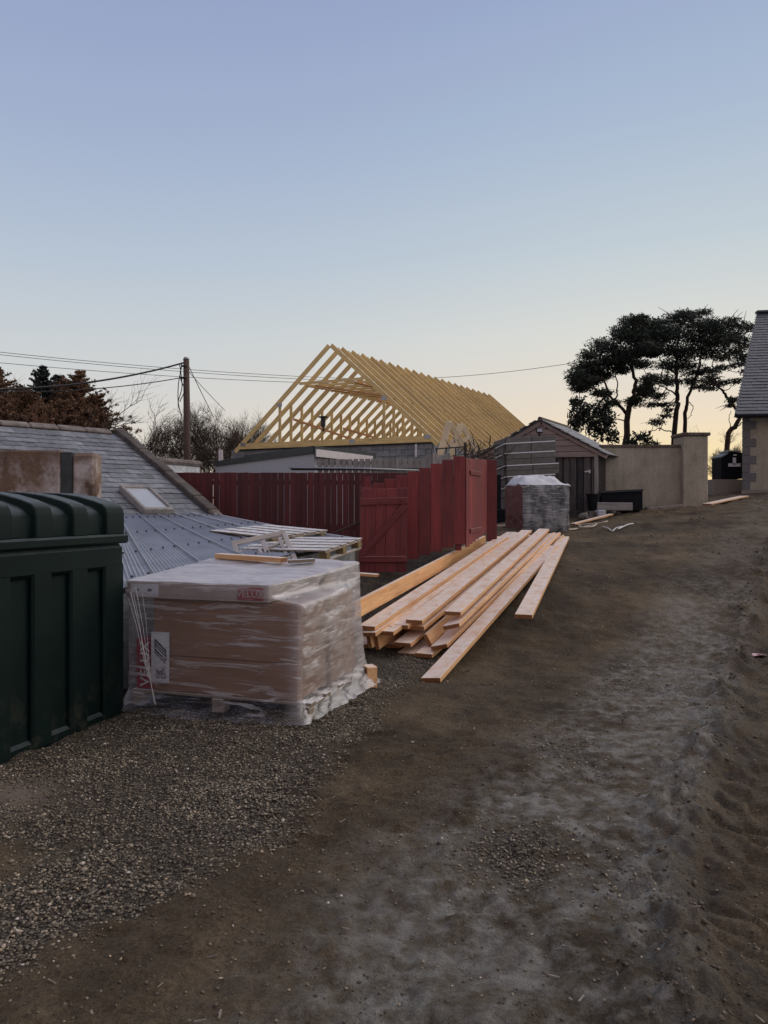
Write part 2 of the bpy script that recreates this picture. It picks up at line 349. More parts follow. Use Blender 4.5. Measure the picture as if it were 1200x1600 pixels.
def filmmat():
    m, t, b = mat('stretch_film'); t.n.remove(b); out = t.n['Material Output']
    tc = t.new('ShaderNodeTexCoord'); v = tc.outputs['Object']
    lay = t.new('ShaderNodeAttribute', _attribute_name='layers').outputs['Fac']
    uvw = t.new('ShaderNodeAttribute', _attribute_name='loopco').outputs['Color']
    s1 = noise(t, t.new('ShaderNodeMapping', i0=uvw, Scale=(1.3, 24, 1), Rotation=(0,0,R(8))).outputs[0], 1.0, 7, .62, .8)
    s2 = noise(t, t.new('ShaderNodeMapping', i0=uvw, Scale=(1.6, 17, 1), Rotation=(0,0,R(33))).outputs[0], 1.0, 6, .6, 1.0)
    s3 = noise(t, t.new('ShaderNodeMapping', i0=uvw, Scale=(7, 60, 1), Rotation=(0,0,R(66))).outputs[0], 1.0, 5, .6, 1.0)
    k = noise(t, v, 3.2, 4, .6, .6)
    st = t.math('ADD', t.math('ADD', t.math('MULTIPLY', t.ramp(s1, [(.52, (0,)*3), (.66, (1,)*3)]), .22), t.math('MULTIPLY', t.ramp(s2, [(.54, (0,)*3), (.60, (1,)*3)]), .62)), t.math('MULTIPLY', t.ramp(s3, [(.58, (0,)*3), (.7, (1,)*3)]), .22))
    fac = t.math('ADD', t.math('MULTIPLY', lay, t.math('MULTIPLY_ADD', k, .9, .55)), t.math('MULTIPLY', st, t.math('MULTIPLY_ADD', lay, .5, .75)), clamp=True)
    d = t.new('ShaderNodeBsdfDiffuse', Color=(.80,.77,.76,1)); tl = t.new('ShaderNodeBsdfTranslucent', Color=(.66,.62,.60,1))
    mx = t.new('ShaderNodeMixShader', i0=.35, i1=d.outputs[0], i2=tl.outputs[0])
    g = t.new('ShaderNodeBsdfGlossy', Color=(.9,.9,.92,1), Roughness=.35)
    tr = t.new('ShaderNodeBsdfTransparent', Color=(.97,.965,.96,1))
    a = t.new('ShaderNodeMixShader', i0=fac, i1=tr.outputs[0], i2=mx.outputs[0])
    fr = t.new('ShaderNodeFresnel', IOR=1.45)
    bn = t.new('ShaderNodeBump', Strength=.45, Distance=.012, Height=t.math('ADD', s1, t.math('ADD', s2, s3)))
    t.l.new(bn.outputs[0], g.inputs['Normal']); t.l.new(bn.outputs[0], fr.inputs['Normal']); t.l.new(bn.outputs[0], d.inputs['Normal'])
    o = t.new('ShaderNodeMixShader', i0=t.math('MULTIPLY', fr.outputs[0], .22), i1=a.outputs[0], i2=g.outputs[0]); t.l.new(o.outputs[0], out.inputs[0]); return m
M_FILM = filmmat()
def wrapmat():
    m, t, b = mat('cloudy_wrap'); v = obco(t)
    n = noise(t, t.new('ShaderNodeMapping', i0=v, Scale=(1, 1, .5)).outputs[0], 4.2, 6, .7, .6); n2 = noise(t, t.new('ShaderNodeMapping', i0=v, Scale=(1.5, 1.5, 16)).outputs[0], 2.5, 6, .6, .5)
    col = t.ramp(n, [(.38, (.03,.034,.036)), (.5, (.13,.135,.135)), (.62, (.27,.27,.26))])
    col = t.mix(t.ramp(n2, [(.54, (0,)*3), (.62, (.75,)*3)]), col, (.45,.45,.44,1))
    t.inp(b, 'Base Color', col); b.inputs['Roughness'].default_value = .3; bump(t, b, t.math('ADD', n, n2), .6, .02); return m
M_WRAP = wrapmat()
M_WRAPTOP = simple('frosted_sheet', (.52,.53,.55), (.68,.69,.70), 5, .6, .5, .02)
M_WRAPSIDE = simple('dark_red_pack', (.10,.028,.025), (.16,.05,.045), 7, .6, .4, .01)
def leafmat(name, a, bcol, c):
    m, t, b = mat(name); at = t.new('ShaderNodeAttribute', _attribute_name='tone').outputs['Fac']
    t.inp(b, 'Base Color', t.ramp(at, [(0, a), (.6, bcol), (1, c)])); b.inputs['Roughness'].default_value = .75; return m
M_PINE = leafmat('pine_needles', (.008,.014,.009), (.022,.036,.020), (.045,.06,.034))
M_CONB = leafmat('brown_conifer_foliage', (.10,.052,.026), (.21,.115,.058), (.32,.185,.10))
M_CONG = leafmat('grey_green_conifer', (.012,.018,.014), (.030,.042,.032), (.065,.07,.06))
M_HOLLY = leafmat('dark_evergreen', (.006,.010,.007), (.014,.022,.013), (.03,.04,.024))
def groundmat():
    m, t, b = mat('mud'); v = obco(t)
    A = lambda n: t.new('ShaderNodeAttribute', _attribute_name=n).outputs['Fac']
    n1 = noise(t, v, 1.1, 8, .6, .3); n2 = noise(t, v, 9, 8, .65); n3 = noise(t, v, 55, 6, .7); n4 = noise(t, v, 190, 4, .7)
    brown = t.ramp(n1, [(.3, (.058,.042,.025)), (.5, (.100,.074,.044)), (.7, (.150,.113,.070))])
    brown = t.mix(1.0, brown, t.ramp(noise(t, v, .8, 7, .65, .6), [(.35, (.62,.60,.58)), (.62, (1.22,1.2,1.16))]), 'MULTIPLY')
    brown = t.mix(1.0, brown, t.ramp(n3, [(.3, (.50,)*3), (.7, (1.5,)*3)]), 'MULTIPLY')
    brown = t.mix(1.0, brown, t.ramp(n4, [(.3, (.6,)*3), (.7, (1.4,)*3)]), 'MULTIPLY')
    grey = t.ramp(n2, [(.3, (.115,.103,.080)), (.7, (.29,.275,.24))])
    grey = t.mix(1.0, grey, t.ramp(n4, [(.3, (.65,)*3), (.7, (1.3,)*3)]), 'MULTIPLY')
    gm = t.math('MULTIPLY', A('dry'), t.ramp(t.math('ADD', t.math('MULTIPLY', n1, .5), t.math('MULTIPLY', n2, .5)), [(.42, (0,)*3), (.56, (1,)*3)]))
    col = t.mix(gm, brown, grey)
    wet = t.math('MULTIPLY', A('wet'), t.ramp(n2, [(.4, (0,)*3), (.6, (1,)*3)])); col = t.mix(wet, col, (.022,.018,.015,1))
    gv = t.ramp(t.math('ADD', A('gravel'), t.math('MULTIPLY_ADD', n2, .7, -.35)), [(.35, (0,)*3), (.65, (1,)*3)])
    vo = t.new('ShaderNodeTexVoronoi', Vector=v, Scale=62.0)
    gc = t.ramp(t.new('ShaderNodeSeparateColor', i0=vo.outputs['Color']).outputs[0], [(0, (.08,.064,.043)), (.5, (.155,.127,.088)), (1, (.27,.225,.165))])
    gc = t.mix(t.ramp(vo.outputs['Distance'], [(.3, (0,)*3), (.75, (1,)*3)]), gc, (.03,.025,.02,1))
    col = t.mix(gv, col, gc)
    sand = t.ramp(n3, [(.3, (.16,.125,.095)), (.7, (.26,.215,.17))]); col = t.mix(t.math('MULTIPLY', A('sand'), t.ramp(n2, [(.3, (.3,)*3), (.5, (1,)*3)])), col, sand)
    t.inp(b, 'Base Color', col); t.inp(b, 'Roughness', t.ramp(wet, [(0, (.93,)*3), (1, (.5,)*3)])); b.inputs['Specular IOR Level'].default_value = .3
    dv = t.new('ShaderNodeVectorMath', _operation='ADD', i0=v, i1=t.new('ShaderNodeVectorMath', _operation='SCALE', i0=t.new('ShaderNodeTexNoise', Vector=v, Scale=12.0, Detail=3.0).outputs[1], Scale=.12).outputs[0]).outputs[0]
    c1 = t.new('ShaderNodeTexVoronoi', Vector=dv, Scale=17.0, _feature='SMOOTH_F1').outputs['Distance']; c2 = t.new('ShaderNodeTexVoronoi', Vector=dv, Scale=48.0).outputs['Distance']
    crum = t.math('MULTIPLY', t.math('ADD', t.math('MULTIPLY', c1, -.8), t.math('MULTIPLY', c2, -.45)), t.ramp(noise(t, v, 1.9, 4), [(.40, (.1,)*3), (.6, (1,)*3)]))
    n3b = t.math('ADD', n3, t.math('MULTIPLY', crum, 1.3))
    hh = t.math('ADD', t.math('ADD', t.math('MULTIPLY', n2, .5), t.math('MULTIPLY', n3b, .35)), t.math('ADD', t.math('MULTIPLY', n4, .15), t.math('MULTIPLY', t.math('MULTIPLY', gv, t.math('SUBTRACT', 1.0, vo.outputs['Distance'])), .6)))
    bump(t, b, hh, 1.0, .045); return m
M_MUD = groundmat()
def pebmat():
    m, t, b = mat('pebbles'); at = t.new('ShaderNodeAttribute', _attribute_name='tone').outputs['Fac']
    col = t.ramp(at, [(0, (.065,.052,.035)), (.4, (.155,.127,.088)), (.75, (.26,.215,.15)), (.93, (.36,.29,.20)), (.975, (.48,.37,.24)), (1, (.62,.57,.5))])
    t.inp(b, 'Base Color', col); b.inputs['Roughness'].default_value = .75; return m
M_PEB = pebmat()
M_CLOD = simple('mud_clod', (.085,.065,.042), (.18,.145,.105), 30, .95, .5)

# ------------------------------------------------------------------ terrain
KY = np.array([-20,5,7,8,8.6,9.5,11,13,14.5,16,20,24,30,60,400.]); KZ = np.array([0,0,-.03,-.03,.08,.28,.60,.90,1.05,1.13,1.33,1.55,1.65,1.3,1.1])
def base_z(x, y):
    z = np.interp(y, KY, KZ); z = (z+np.interp(y-.5, KY, KZ)+np.interp(y+.5, KY, KZ))/3
    z = z+.075*np.clip(x-4, 0, 9)*sstep(9, 17, y)*(1-sstep(40, 80, y))
    z = z*(1-.75*sstep(-.9, -2.2, x)*(1-sstep(11, 13.5, y)))
    return z
TRY = np.array([0,2.3,3.05,4.06,5.7,8.0,11,17,30,60]); TRX = np.array([.4,.92,1.16,1.72,2.6,3.85,5.6,9.6,17,34])
GVY = np.array([0,2.3,2.62,2.96,3.59,4.56,5.5,6.97,9,12,14,400]); GVX = np.array([-2.6,-1.5,-1.18,-.95,-.58,-.40,-.08,.28,.85,1.2,1.0,1.0])
def masks(x, y):
    s = x-np.interp(y, TRY, TRX)+.12*fbm(x*1.1, y*1.1, 3)
    gx = np.interp(y, GVY, GVX)+.22*fbm(x*1.6+9, y*1.6, 4)
    g = sstep(.30, -.32, x-gx)*(1-sstep(13, 15, y))
    for (cx, cy, rx, ry, a) in ((.62,3.5,.33,.42,.85), (1.2,4.7,.30,.45,.6), (2.35,6.6,.45,.7,.55), (.98,3.25,.2,.3,.5)):
        g = np.maximum(g, a*np.exp(-(((x-cx)/rx)**2+((y-cy)/ry)**2)*1.3))
    dry = sstep(-1.7, -.9, s)*(1-sstep(-.05, .2, s)); dry = np.maximum(dry, .35*sstep(2.2, 3.4, s))
    dry = np.maximum(dry, .8*np.exp(-(((x-.25)/.5)**2+((y-2.2)/.5)**2)))*(1-.7*sstep(7, 12, y))
    wet = np.maximum(np.exp(-(((x+1.75)/.35)**2+((y-4.45)/.28)**2)), .9*sstep(.0, .08, s)*(1-sstep(.25, .4, s))*.6)
    wet = np.maximum(wet, .95*np.exp(-((s-.07)/.07)**2)*sstep(-.1,.25,fbm(x*3,y*3,3)))
    wet = np.maximum(wet, .8*sstep(.9,.1,x)*sstep(8.5,9.5,y)*(1-sstep(12.5,13.5,y)))
    sand = np.exp(-(((x+2.15)/.33)**2+((y-4.1)/.40)**2)*1.4)
    g = g*(1-.9*sand)
    g = g*(1-.75*np.exp(-(((x+2.0)/.6)**2+((y-3.3)/.38)**2)))*(1-.5*sstep(.9,.1,x)*sstep(9,10,y))
    g = g*(.66+.34*sstep(-.3, .1, fbm(x*2.2, y*2.2, 4)))
    return s, g, dry, wet, np.clip(sand*1.6, 0, 1)
def terrain_z(x, y):
    s, g, dry, wet, sand = masks(x, y); near = 1-sstep(25, 60, y)
    z = base_z(x, y)
    z = z+near*(.035*fbm(x*.7, y*.7, 3)+.036*fbm(x*3.1, y*3.1, 4)-.022*np.abs(fbm(x*5.2+3, y*5.2, 4))*sstep(3.5, 6, y)+.010*fbm(x*14, y*14, 4))
    wy = y+.25*fbm(x*1.3, y*1.3, 2)
    # rippled, dragged surface of the middle track
    mid = sstep(-2.7, -2.2, s)*(1-sstep(-1.2, -.8, s))
    rg = np.abs(fbm(x*4+3, y*9, 4)); z = z+near*(.030*mid*(1-2*rg)*(.4+.6*sstep(-.2,.3,fbm(x*.9,y*.9,2))))
    # churned ridge beside the right wheel track
    rd = np.exp(-((s+.02)/.13)**2); cl = np.maximum(fbm(x*7, y*7, 4), -.2)
    z = z+near*np.exp(-((s+.02)/.20)**2)*(.02+.11*cl+.05*np.abs(fbm(x*16, y*16, 3)))
    # right wheel track with slanted tread bars
    tr = sstep(.06, .18, s)*(1-sstep(1.25, 1.45, s)); bars = np.sin((wy*1.0+s*.9+.05*np.sign(np.sin(s*9)))*2*math.pi/.17+1.2*fbm(x*2.5, y*2.5, 3))
    z = z-near*tr*(.045-.017*np.clip(bars*2.2+1.2*fbm(x*8,y*8,3), -1, 1)*np.clip(.35+1.5*fbm(x*1.7+5, y*1.7, 3), 0, 1))+near*tr*.022*fbm(x*9, y*9, 4)
    # far churned ground by the walls
    ch = sstep(11, 15, y)*(1-sstep(24, 30, y)); z = z+ch*.07*np.maximum(fbm(x*1.6, y*1.2, 5), -.25)+ch*.035*np.abs(fbm(x*4,y*3,3))
    rt = np.maximum(sstep(1.3, 1.9, s), .7*np.exp(-((s-.1)/.5)**2)*sstep(5, 7, y))*near*sstep(3, 6, y); z = z+rt*(.11*np.maximum(fbm(x*5, y*5, 4), -.1)+.03*np.abs(fbm(x*13, y*13, 3)))
    dk = sstep(1.2, .2, x)*sstep(8.6, 9.4, y)*(1-sstep(12.5, 13.5, y))*sstep(-1.5,-.5,x); z = z+dk*.12*np.maximum(fbm(x*4+2, y*4, 4), -.1)
    z = z-.01*g
    fp = sstep(.0, .9, dry)*(.03*np.abs(fbm(x*6+1, y*6+8, 4))+.012*np.abs(fbm(x*18, y*18, 3))); z = z+near*fp
    return z
ys = [.5]
while ys[-1] < 600: ys.append(ys[-1]+max(.014, ys[-1]*(.0048 if ys[-1] < 22 else .03)))
ys = np.array(ys); tt = np.concatenate([np.linspace(-2.2, -.78, 40)[:-1], np.linspace(-.78, .78, 430), np.linspace(.78, 2.2, 40)[1:]])
Yg, Tg = np.meshgrid(ys, tt, indexing='ij'); Xg = Tg*(Yg+1.2)
Zg = terrain_z(Xg, Yg); s_, g_, d_, w_, sa_ = masks(Xg, Yg)
nr, nc = Xg.shape; idx = np.arange(nr*nc).reshape(nr, nc)
fc = np.stack([idx[:-1,:-1], idx[:-1,1:], idx[1:,1:], idx[1:,:-1]], -1).reshape(-1, 4)
me = npmesh('ground', np.stack([Xg, Yg, Zg], -1).reshape(-1, 3), fc, M_MUD, {'gravel': g_.ravel(), 'dry': d_.ravel(), 'wet': w_.ravel(), 'sand': sa_.ravel()}, True)
gr = put(bpy.data.objects.new('ground', me)); tag(gr, kind='structure')
def gz(x, y): return float(terrain_z(np.array([float(x)]), np.array([float(y)]))[0])
def scatter_lumps(name, x, y, size, flat, tone, m, sink=.25, lo=False):
    phi = (1+5**.5)/2
    iv = np.array([(-1,phi,0),(1,phi,0),(-1,-phi,0),(1,-phi,0),(0,-1,phi),(0,1,phi),(0,-1,-phi),(0,1,-phi),(phi,0,-1),(phi,0,1),(-phi,0,-1),(-phi,0,1)])/1.9
    fi = np.array([(0,11,5),(0,5,1),(0,1,7),(0,7,10),(0,10,11),(1,5,9),(5,11,4),(11,10,2),(10,7,6),(7,1,8),(3,9,4),(3,4,2),(3,2,6),(3,6,8),(3,8,9),(4,9,5),(2,4,11),(6,2,10),(8,6,7),(9,8,1)])
    if lo: iv = np.array([(1,0,0),(0,1,0),(-1,0,0),(0,-1,0),(0,0,1),(0,0,-1.)])*1.15; fi = np.array([(0,1,4),(1,2,4),(2,3,4),(3,0,4),(1,0,5),(2,1,5),(3,2,5),(0,3,5)])
    K = len(iv); n = len(x); z = terrain_z(x, y); a = RS.rand(n)*6.283
    V = iv[None]*(1+.6*(RS.rand(n, K, 1)-.5)); el = .65+.7*RS.rand(n, 1)
    V = V*np.stack([np.ones((n,1))*1, el, np.ones((n,1))*flat*(.7+.6*RS.rand(n,1))], -1)*size[:, None, None]*.5
    # tilt
    b = (RS.rand(n)-.5)*1.1; cy, sy = np.cos(b)[:, None], np.sin(b)[:, None]
    vx, vy, vz = V[...,0], V[...,1], V[...,2]; vx, vz = vx*cy+vz*sy, -vx*sy+vz*cy
    ca, sa = np.cos(a)[:, None], np.sin(a)[:, None]; px = vx*ca-vy*sa; py = vx*sa+vy*ca
    P = np.stack([px+x[:, None], py+y[:, None], vz+(z+size*flat*(.5-sink))[:, None]], -1).reshape(-1, 3)
    Fc = (fi[None]+K*np.arange(n)[:, None, None]).reshape(-1, 3)
    me = npmesh(name, P, Fc, m, {'tone': np.repeat(tone, K)})
    return put(bpy.data.objects.new(name, me))
# gravel spill
N = 230000; gx = RS.uniform(-3.3, 2.8, N); gy_ = 2.0+6.6*RS.rand(N)**1.25; _, g, _, wt, sd = masks(gx, gy_)
keep = (RS.rand(N) < np.clip(g*1.1-.1, 0, 1)*(.5+.5*sstep(-.22, .18, fbm(gx*2.2, gy_*2.2, 4)))) & (np.abs(gx) < .66*gy_+.4) & ~((gx < -2.0-.31*(5.87-gy_)) & (gy_ < 5.9)) & ~((gx+.55-.309*(gy_-5.5) < -.05) & (gx > -2.0) & (gy_ > 5.95))
gx, gy_ = gx[keep][:72000], gy_[keep][:72000]; n = len(gx)
o = scatter_lumps('gravel', gx, gy_, RS.uniform(.006, .0165, n)*(1+.6*(RS.rand(n) > .95)), .55, RS.rand(n)**1.15, M_PEB, .1)
tag(o, 'loose grey brown gravel spilled beside the green tank and wrapped pallet', 'gravel', kind='stuff')
# scattered pebbles and clods over the mud
N = 9000; x = RS.uniform(-3, 8, N); y = 2+12*RS.rand(N)**1.6; k = (np.abs(x) < .66*y+.4); x, y = x[k], y[k]
o = scatter_lumps('scattered_pebbles', x, y, RS.uniform(.004, .013, len(x))*(1+y*.05), .7, RS.rand(len(x))**.8, M_PEB, .1, True)
tag(o, 'tiny stones scattered over the brown mud track', 'pebbles', kind='stuff')
N = 110000; x = RS.uniform(-1, 16, N); y = 2+22*RS.rand(N)**1.5; s, g, dr, wt, sd = masks(x, y)
p = np.exp(-((s+.02)/.16)**2)*.8+.55*sstep(1.45, 2.0, s)*sstep(.05, .5, fbm(x*2, y*2, 3))+.25*sstep(12, 15, y)*sstep(0, .5, fbm(x, y*.8, 4))+.012
k = (RS.rand(N) < p) & (np.abs(x) < .66*y+.6) & (x > .0); x, y = x[k][:15000], y[k][:15000]
o = scatter_lumps('mud_clods', x, y, (.007+.026*RS.rand(len(x))**2.5)*(.7+y*.06), .6, RS.rand(len(x)), M_CLOD, .2, True)
tag(o, 'crumbled mud clods thrown up along the wheel tracks', 'mud', kind='stuff')
N = 30000; x = RS.uniform(-4, 7, N); y = 2+7*RS.rand(N)**1.7; s, g, dr, wt, sd = masks(x, y); k = (np.abs(x) < .66*y+.3) & (g < .6) & (RS.rand(N) < .35+.65*sstep(-.2, .4, fbm(x*2.5, y*2.5, 4))); x, y = x[k], y[k]
o = scatter_lumps('mud_crumbs', x, y, (.003+.012*RS.rand(len(x))**2.2), .6, RS.rand(len(x)), M_CLOD, .15, True)
tag(o, 'fine crumbs of soil over the brown mud', 'soil', kind='stuff')
# chips of wood and straw
mb = MB()
for i in range(110):
    y = 2.2+10*random.random()**1.4; x = random.uniform(-.55, .62)*y; a = random.random()*6.28; L = random.uniform(.01, .045); z = gz(x, y)+.008
    mb.bar((x, y, z), (x+math.cos(a)*L, y+math.sin(a)*L, z+.004), random.uniform(.003, .007), .0025)
M_CHIP = simple('wood_chip', (.16,.13,.10), (.34,.29,.23), 20, .8, 0)
o = mb.build('wood_chips', M_CHIP); tag(o, 'pale wood splinters and straw lying about on the mud', 'wood chips', kind='stuff')

# ------------------------------------------------------------------ green oil tank
E1 = Vector((.955,-.295,0)); E2 = Vector((.295,.955,0)); TC = Vector((-2.06, 5.87, 0))
TM = Matrix(((E2.x,E1.x,0,TC.x),(E2.y,E1.y,0,TC.y),(0,0,1,0),(0,0,0,1)))   # local x along length (0 = far end, negative toward camera), y outward to the yard
tank = bpy.data.objects.new('oil_tank', None); put(tank, None, TM)
tag(tank, 'large dark green plastic oil tank with ribbed lid at left beside the wrapped pallet', 'oil tank')
def tl(p): return TM @ Vector(p)
T3 = TM.to_3x3()
LEN, WID, ZT = 2.36, 1.2, 1.325
mb = MB(); mb.box(tl((-LEN/2, -WID/2, ZT/2+.01)), (LEN-.09, WID-.09, ZT+.05), T3, .03)
mb.box(tl((-LEN/2, -WID/2, (ZT+1.13)/2)), (LEN, WID, ZT-1.13), T3, .03)
cs = [.0]+[.33+.365*k for k in range(6)]+[LEN]
for k in range(7):
    a = .0 if k == 0 else cs[k]+.09; b2 = LEN if k == 6 else cs[k+1]-.09
    for side in (0, 1):
        mb.box(tl((-(a+b2)/2, -.045 if side == 0 else -WID+.045, .575)), (b2-a, .09, 1.21), T3, .016)
for k in range(3):
    yb = -.12-.34*k-.08
    for xe in (-.035, -LEN+.035): mb.box(tl((xe, yb-.02, .6)), (.12, .2, 1.14), T3, .02)
mb.box(tl((-LEN/2, -WID/2, -.005)), (LEN-.01, WID-.03, .10), T3, .02)
mb.build('tank_body', M_TANK, tank, 35)
mb = MB(); mb.box(tl((-LEN/2, -WID/2, 1.365)), (LEN+.05, WID+.05, .072), T3, .014); mb.build('lid_flange', M_TANK, tank, 35)
mb = MB(); secs = []
def lidsec(s, top):
    ins = 0.0 if top else .045; dz = 0.0 if top else -.05
    P = [(ins, 1.398), (ins, 1.555+dz*.6), (ins+.012, 1.60+dz), (ins+.045, 1.635+dz), (.12+ins*.6, 1.662+dz), (.28, 1.70+dz), (.45, 1.722+dz), (.6, 1.728+dz)]
    P = P+[(WID-a, z) for a, z in P[:-1][::-1]]
    return [tl((-s, -a, z)) for a, z in P]
ribs = [(.02,.225)]+[(.41+.365*k, .59+.365*k) for k in range(5)]+[(2.20, 2.34)]
rows = [lidsec(.0, True)]
rows = []
for i, (a, b2) in enumerate(ribs):
    if i == 0: rows.append(lidsec(-.0, False))
    rows += [lidsec(a, False), lidsec(a+.012, True), lidsec(b2-.012, True), lidsec(b2, False)]
rows[0] = lidsec(.0, True); rows[1] = lidsec(.01, True)
mb.loft(rows, close=True, capends=True); ld = mb.build('tank_lid', M_TANK, tank, 40)
bv = ld.modifiers.new('b', 'BEVEL'); bv.width = .012; bv.segments = 2; bv.limit_method = 'ANGLE'; bv.angle_limit = R(40)
# concrete base under the tank
mb = MB(); mb.box(tl((-LEN/2-.1, -WID/2, -.02)), (LEN-.2, WID-.3, .05), T3, .01); o = mb.build('concrete_base', M_PLINTH); tag(o, kind='structure')

# ------------------------------------------------------------------ shrink-wrapped pallet of roof window cartons
O = Vector((-.55, 5.5, 0)); BM_ = Matrix(((-E1.x,E2.x,0,O.x),(-E1.y,E2.y,0,O.y),(0,0,1,0),(0,0,0,1)))   # local a leftwards, b away
B3 = BM_.to_3x3()
def bl(a, b, z): return BM_ @ Vector((a, b, z))
pal = thing('wrapped_pallet', O, 'pallet of brown cartons wrapped in crumpled clear film, beside the green tank', 'wrapped pallet')
for b in (.02, .32, .62, .92, 1.20): plank('deck_board', bl(.0, b+.05, .135), bl(1.56, b+.05, .135), .10, .022, M_FROSTW, pal)
for a in (.06, .78, 1.50):
    plank('bearer', bl(a, 0, .112), bl(a, 1.28, .112), .10, .02, M_FROSTW, pal)
    for b in (.06, .64, 1.22): plank('pallet_block', bl(a-.05, b, .06), bl(a+.05, b, .06), .10, .082, M_FROSTW, pal)
def carton(a0, a1, b0, b1, z0, z1, m=M_CARD, rot=0, par=pal):
    mb = MB(); Rz = B3 @ Matrix.Rotation(rot, 3, 'Z'); mb.box(bl((a0+a1)/2, (b0+b1)/2, (z0+z1)/2), (a1-a0, b1-b0, z1-z0), Rz, .006)
    M4 = Rz.to_4x4(); M4.translation = bl((a0+a1)/2, (b0+b1)/2, (z0+z1)/2); return mb.build('carton', m, par, M=M4)
carton(.11, 1.36, .02, .60, .150, .43); carton(.10, 1.36, .012, .60, .434, .885, rot=.004)
carton(.08, .80, .62, 1.22, .150, .55); carton(.09, .80, .62, 1.20, .554, .875); carton(.27, .80, .99, 1.22, .879, 1.01); carton(.81, 1.50, .62, 1.22, .150, .55); carton(.81, 1.50, .62, 1.20, .554, .885)
sc_ = carton(1.375, 1.54, .04, .60, .150, .55, M_REDPR)
topc = carton(.32, 1.57, -.04, .98, .890, 1.015, M_CARDT, rot=.0)
carton(.26, 1.30, .55, 1.18, 1.016, 1.062, M_CARDT, rot=.02)
# printed faces on the cartons
fM = BM_.to_3x3() @ Matrix(((-1,0,0),(0,0,-1),(0,1,0))).transposed().inverted() if False else None
def faceM(a, b, z):   # text frame on the front face: x to the right, y up, z out of the face toward the yard
    X = -BM_.to_3x3().col[0]; Z = -BM_.to_3x3().col[1]; Yv = Vector((0,0,1))
    M = Matrix((X, Yv, Z)).transposed().to_4x4(); M.translation = bl(a, b, z); return M
mb = MB(); M_ = faceM(.47, -.045, .955); mb.box(M_.translation, (.215, .095, .003), M_.to_3x3()); lb = mb.build('brand_panel', M_REDPR, topc, M=M_)
M2 = faceM(.47, -.0475, .953); textobj('lettering', 'VELUX', M_CARDT, lb, M2, .075, .002) if False else None
def part_on(parent, name, a, b, z, wv, hv, m, th=.003):
    M_ = faceM(a, b, z); mb = MB(); mb.box(M_.translation, (wv, hv, th), M_.to_3x3()); return mb.build(name, m, parent, M=M_)
textobj('lettering', 'VELUX', M_CARDT, topc, faceM(.47, -.0480, .953), .078, .0015)
part_on(topc, 'grey_label', 1.40, -.0445, .955, .25, .10, M_PAPER)
for k, (t_, sz) in enumerate((('4x', .03), ('S06', .03))): textobj('lettering', t_, M_INK, topc, faceM(1.46-.11*k, -.047, .955), sz, .001)
lab = part_on(pal, 'carton_label', 1.285, -.004, .42, .165, .40, M_PAPER); lab['label'] = 'white paper label with a drawing of a roof window'
mb = MB(); cx = bl(1.285, -.007, .50)
def lp(u, v): return bl(1.285-u, -.0085, .42+v)
Q = [(-.045, .14), (.055, .055), (.055, -.025), (-.045, .06)]
for k in range(4): mb.bar(lp(*Q[k]), lp(*Q[(k+1) % 4]), .004, .011, up=(0,0,1))
Q2 = [(-.045, .125), (.045, .045)]; mb.bar(lp(-.045, .115), lp(.05, .035), .004, .006); mb.bar(lp(-.045, .095), lp(.05, .012), .004, .006)
mb.bar(lp(-.05, .04), lp(.05, -.045), .004, .006)
mb.build('window_drawing', M_INK, lab)
RT = Matrix.Rotation(R(90), 4, 'Z')
for (u, v, t_, sz) in ((-.02, -.13, 'SK06', .036), (.005, -.13, 'GGL', .030), (.035, -.12, '2070', .05)): textobj('lettering', t_, M_INK, lab, faceM(1.285-u, -.0075, .42+v) @ RT, sz, .001)
textobj('lettering', 'VELUX', M_PAPER, sc_, faceM(1.452, .036, .35) @ RT, .12, .002)
mb = MB(); Mh = faceM(.02, .0, .4)
# film skirt: closed loop rows from ground to top, then over the top
NU, NV = 260, 60; per = []
def loop_xy(u, z):
    # u in 0..4: front(0..1, right->left), left(1..2), back(2..3, left->right), right side(3..4)
    k = int(u) % 4; f = u-int(u)
    up_ = min(max((z-.885)/.045, 0), 1); lo = max(0, .16-z)/.16
    ar_f = .065+(.30-.065)*up_-lo*.03; ar_b = .045-lo*.10+.0*up_
    al = 1.575+.02*lo; bf = -.012-.045*up_-lo*.10; bb = 1.27+.20*max(0, 1-z/.8)
    mid = .03*math.sin(z*3.1/1.02*1.0)
    Pc = [(ar_f, bf), (al, bf+.0), (al, bb), (ar_b, bb)]
    A, B = Pc[k], Pc[(k+1) % 4]; a = A[0]+(B[0]-A[0])*f; b = A[1]+(B[1]-A[1])*f
    return a, b, k, f
verts = []; lay = []; lco = []; GZB = 0.0
plen = [1.5, 1.46, 1.5, 1.5]; cum = [0, 1.5, 2.96, 4.46, 5.96]
us = np.linspace(0, 4, NU, endpoint=False); vs = np.concatenate([[-.0], np.linspace(.03, 1.028, NV-1)])
_L = np.array([cum[int(u)]+(u-int(u))*plen[int(u)] for u in us])
_LG, _ZG = np.meshgrid(_L, vs)
_N1 = fbm(_LG*3.2+_ZG*6, _ZG*9-_LG*2.1, 4); _N2 = fbm(_LG*16+_ZG*30, _ZG*7.0+2, 3); _N3 = fbm(_LG*9-_ZG*12, _ZG*22.+4, 3)
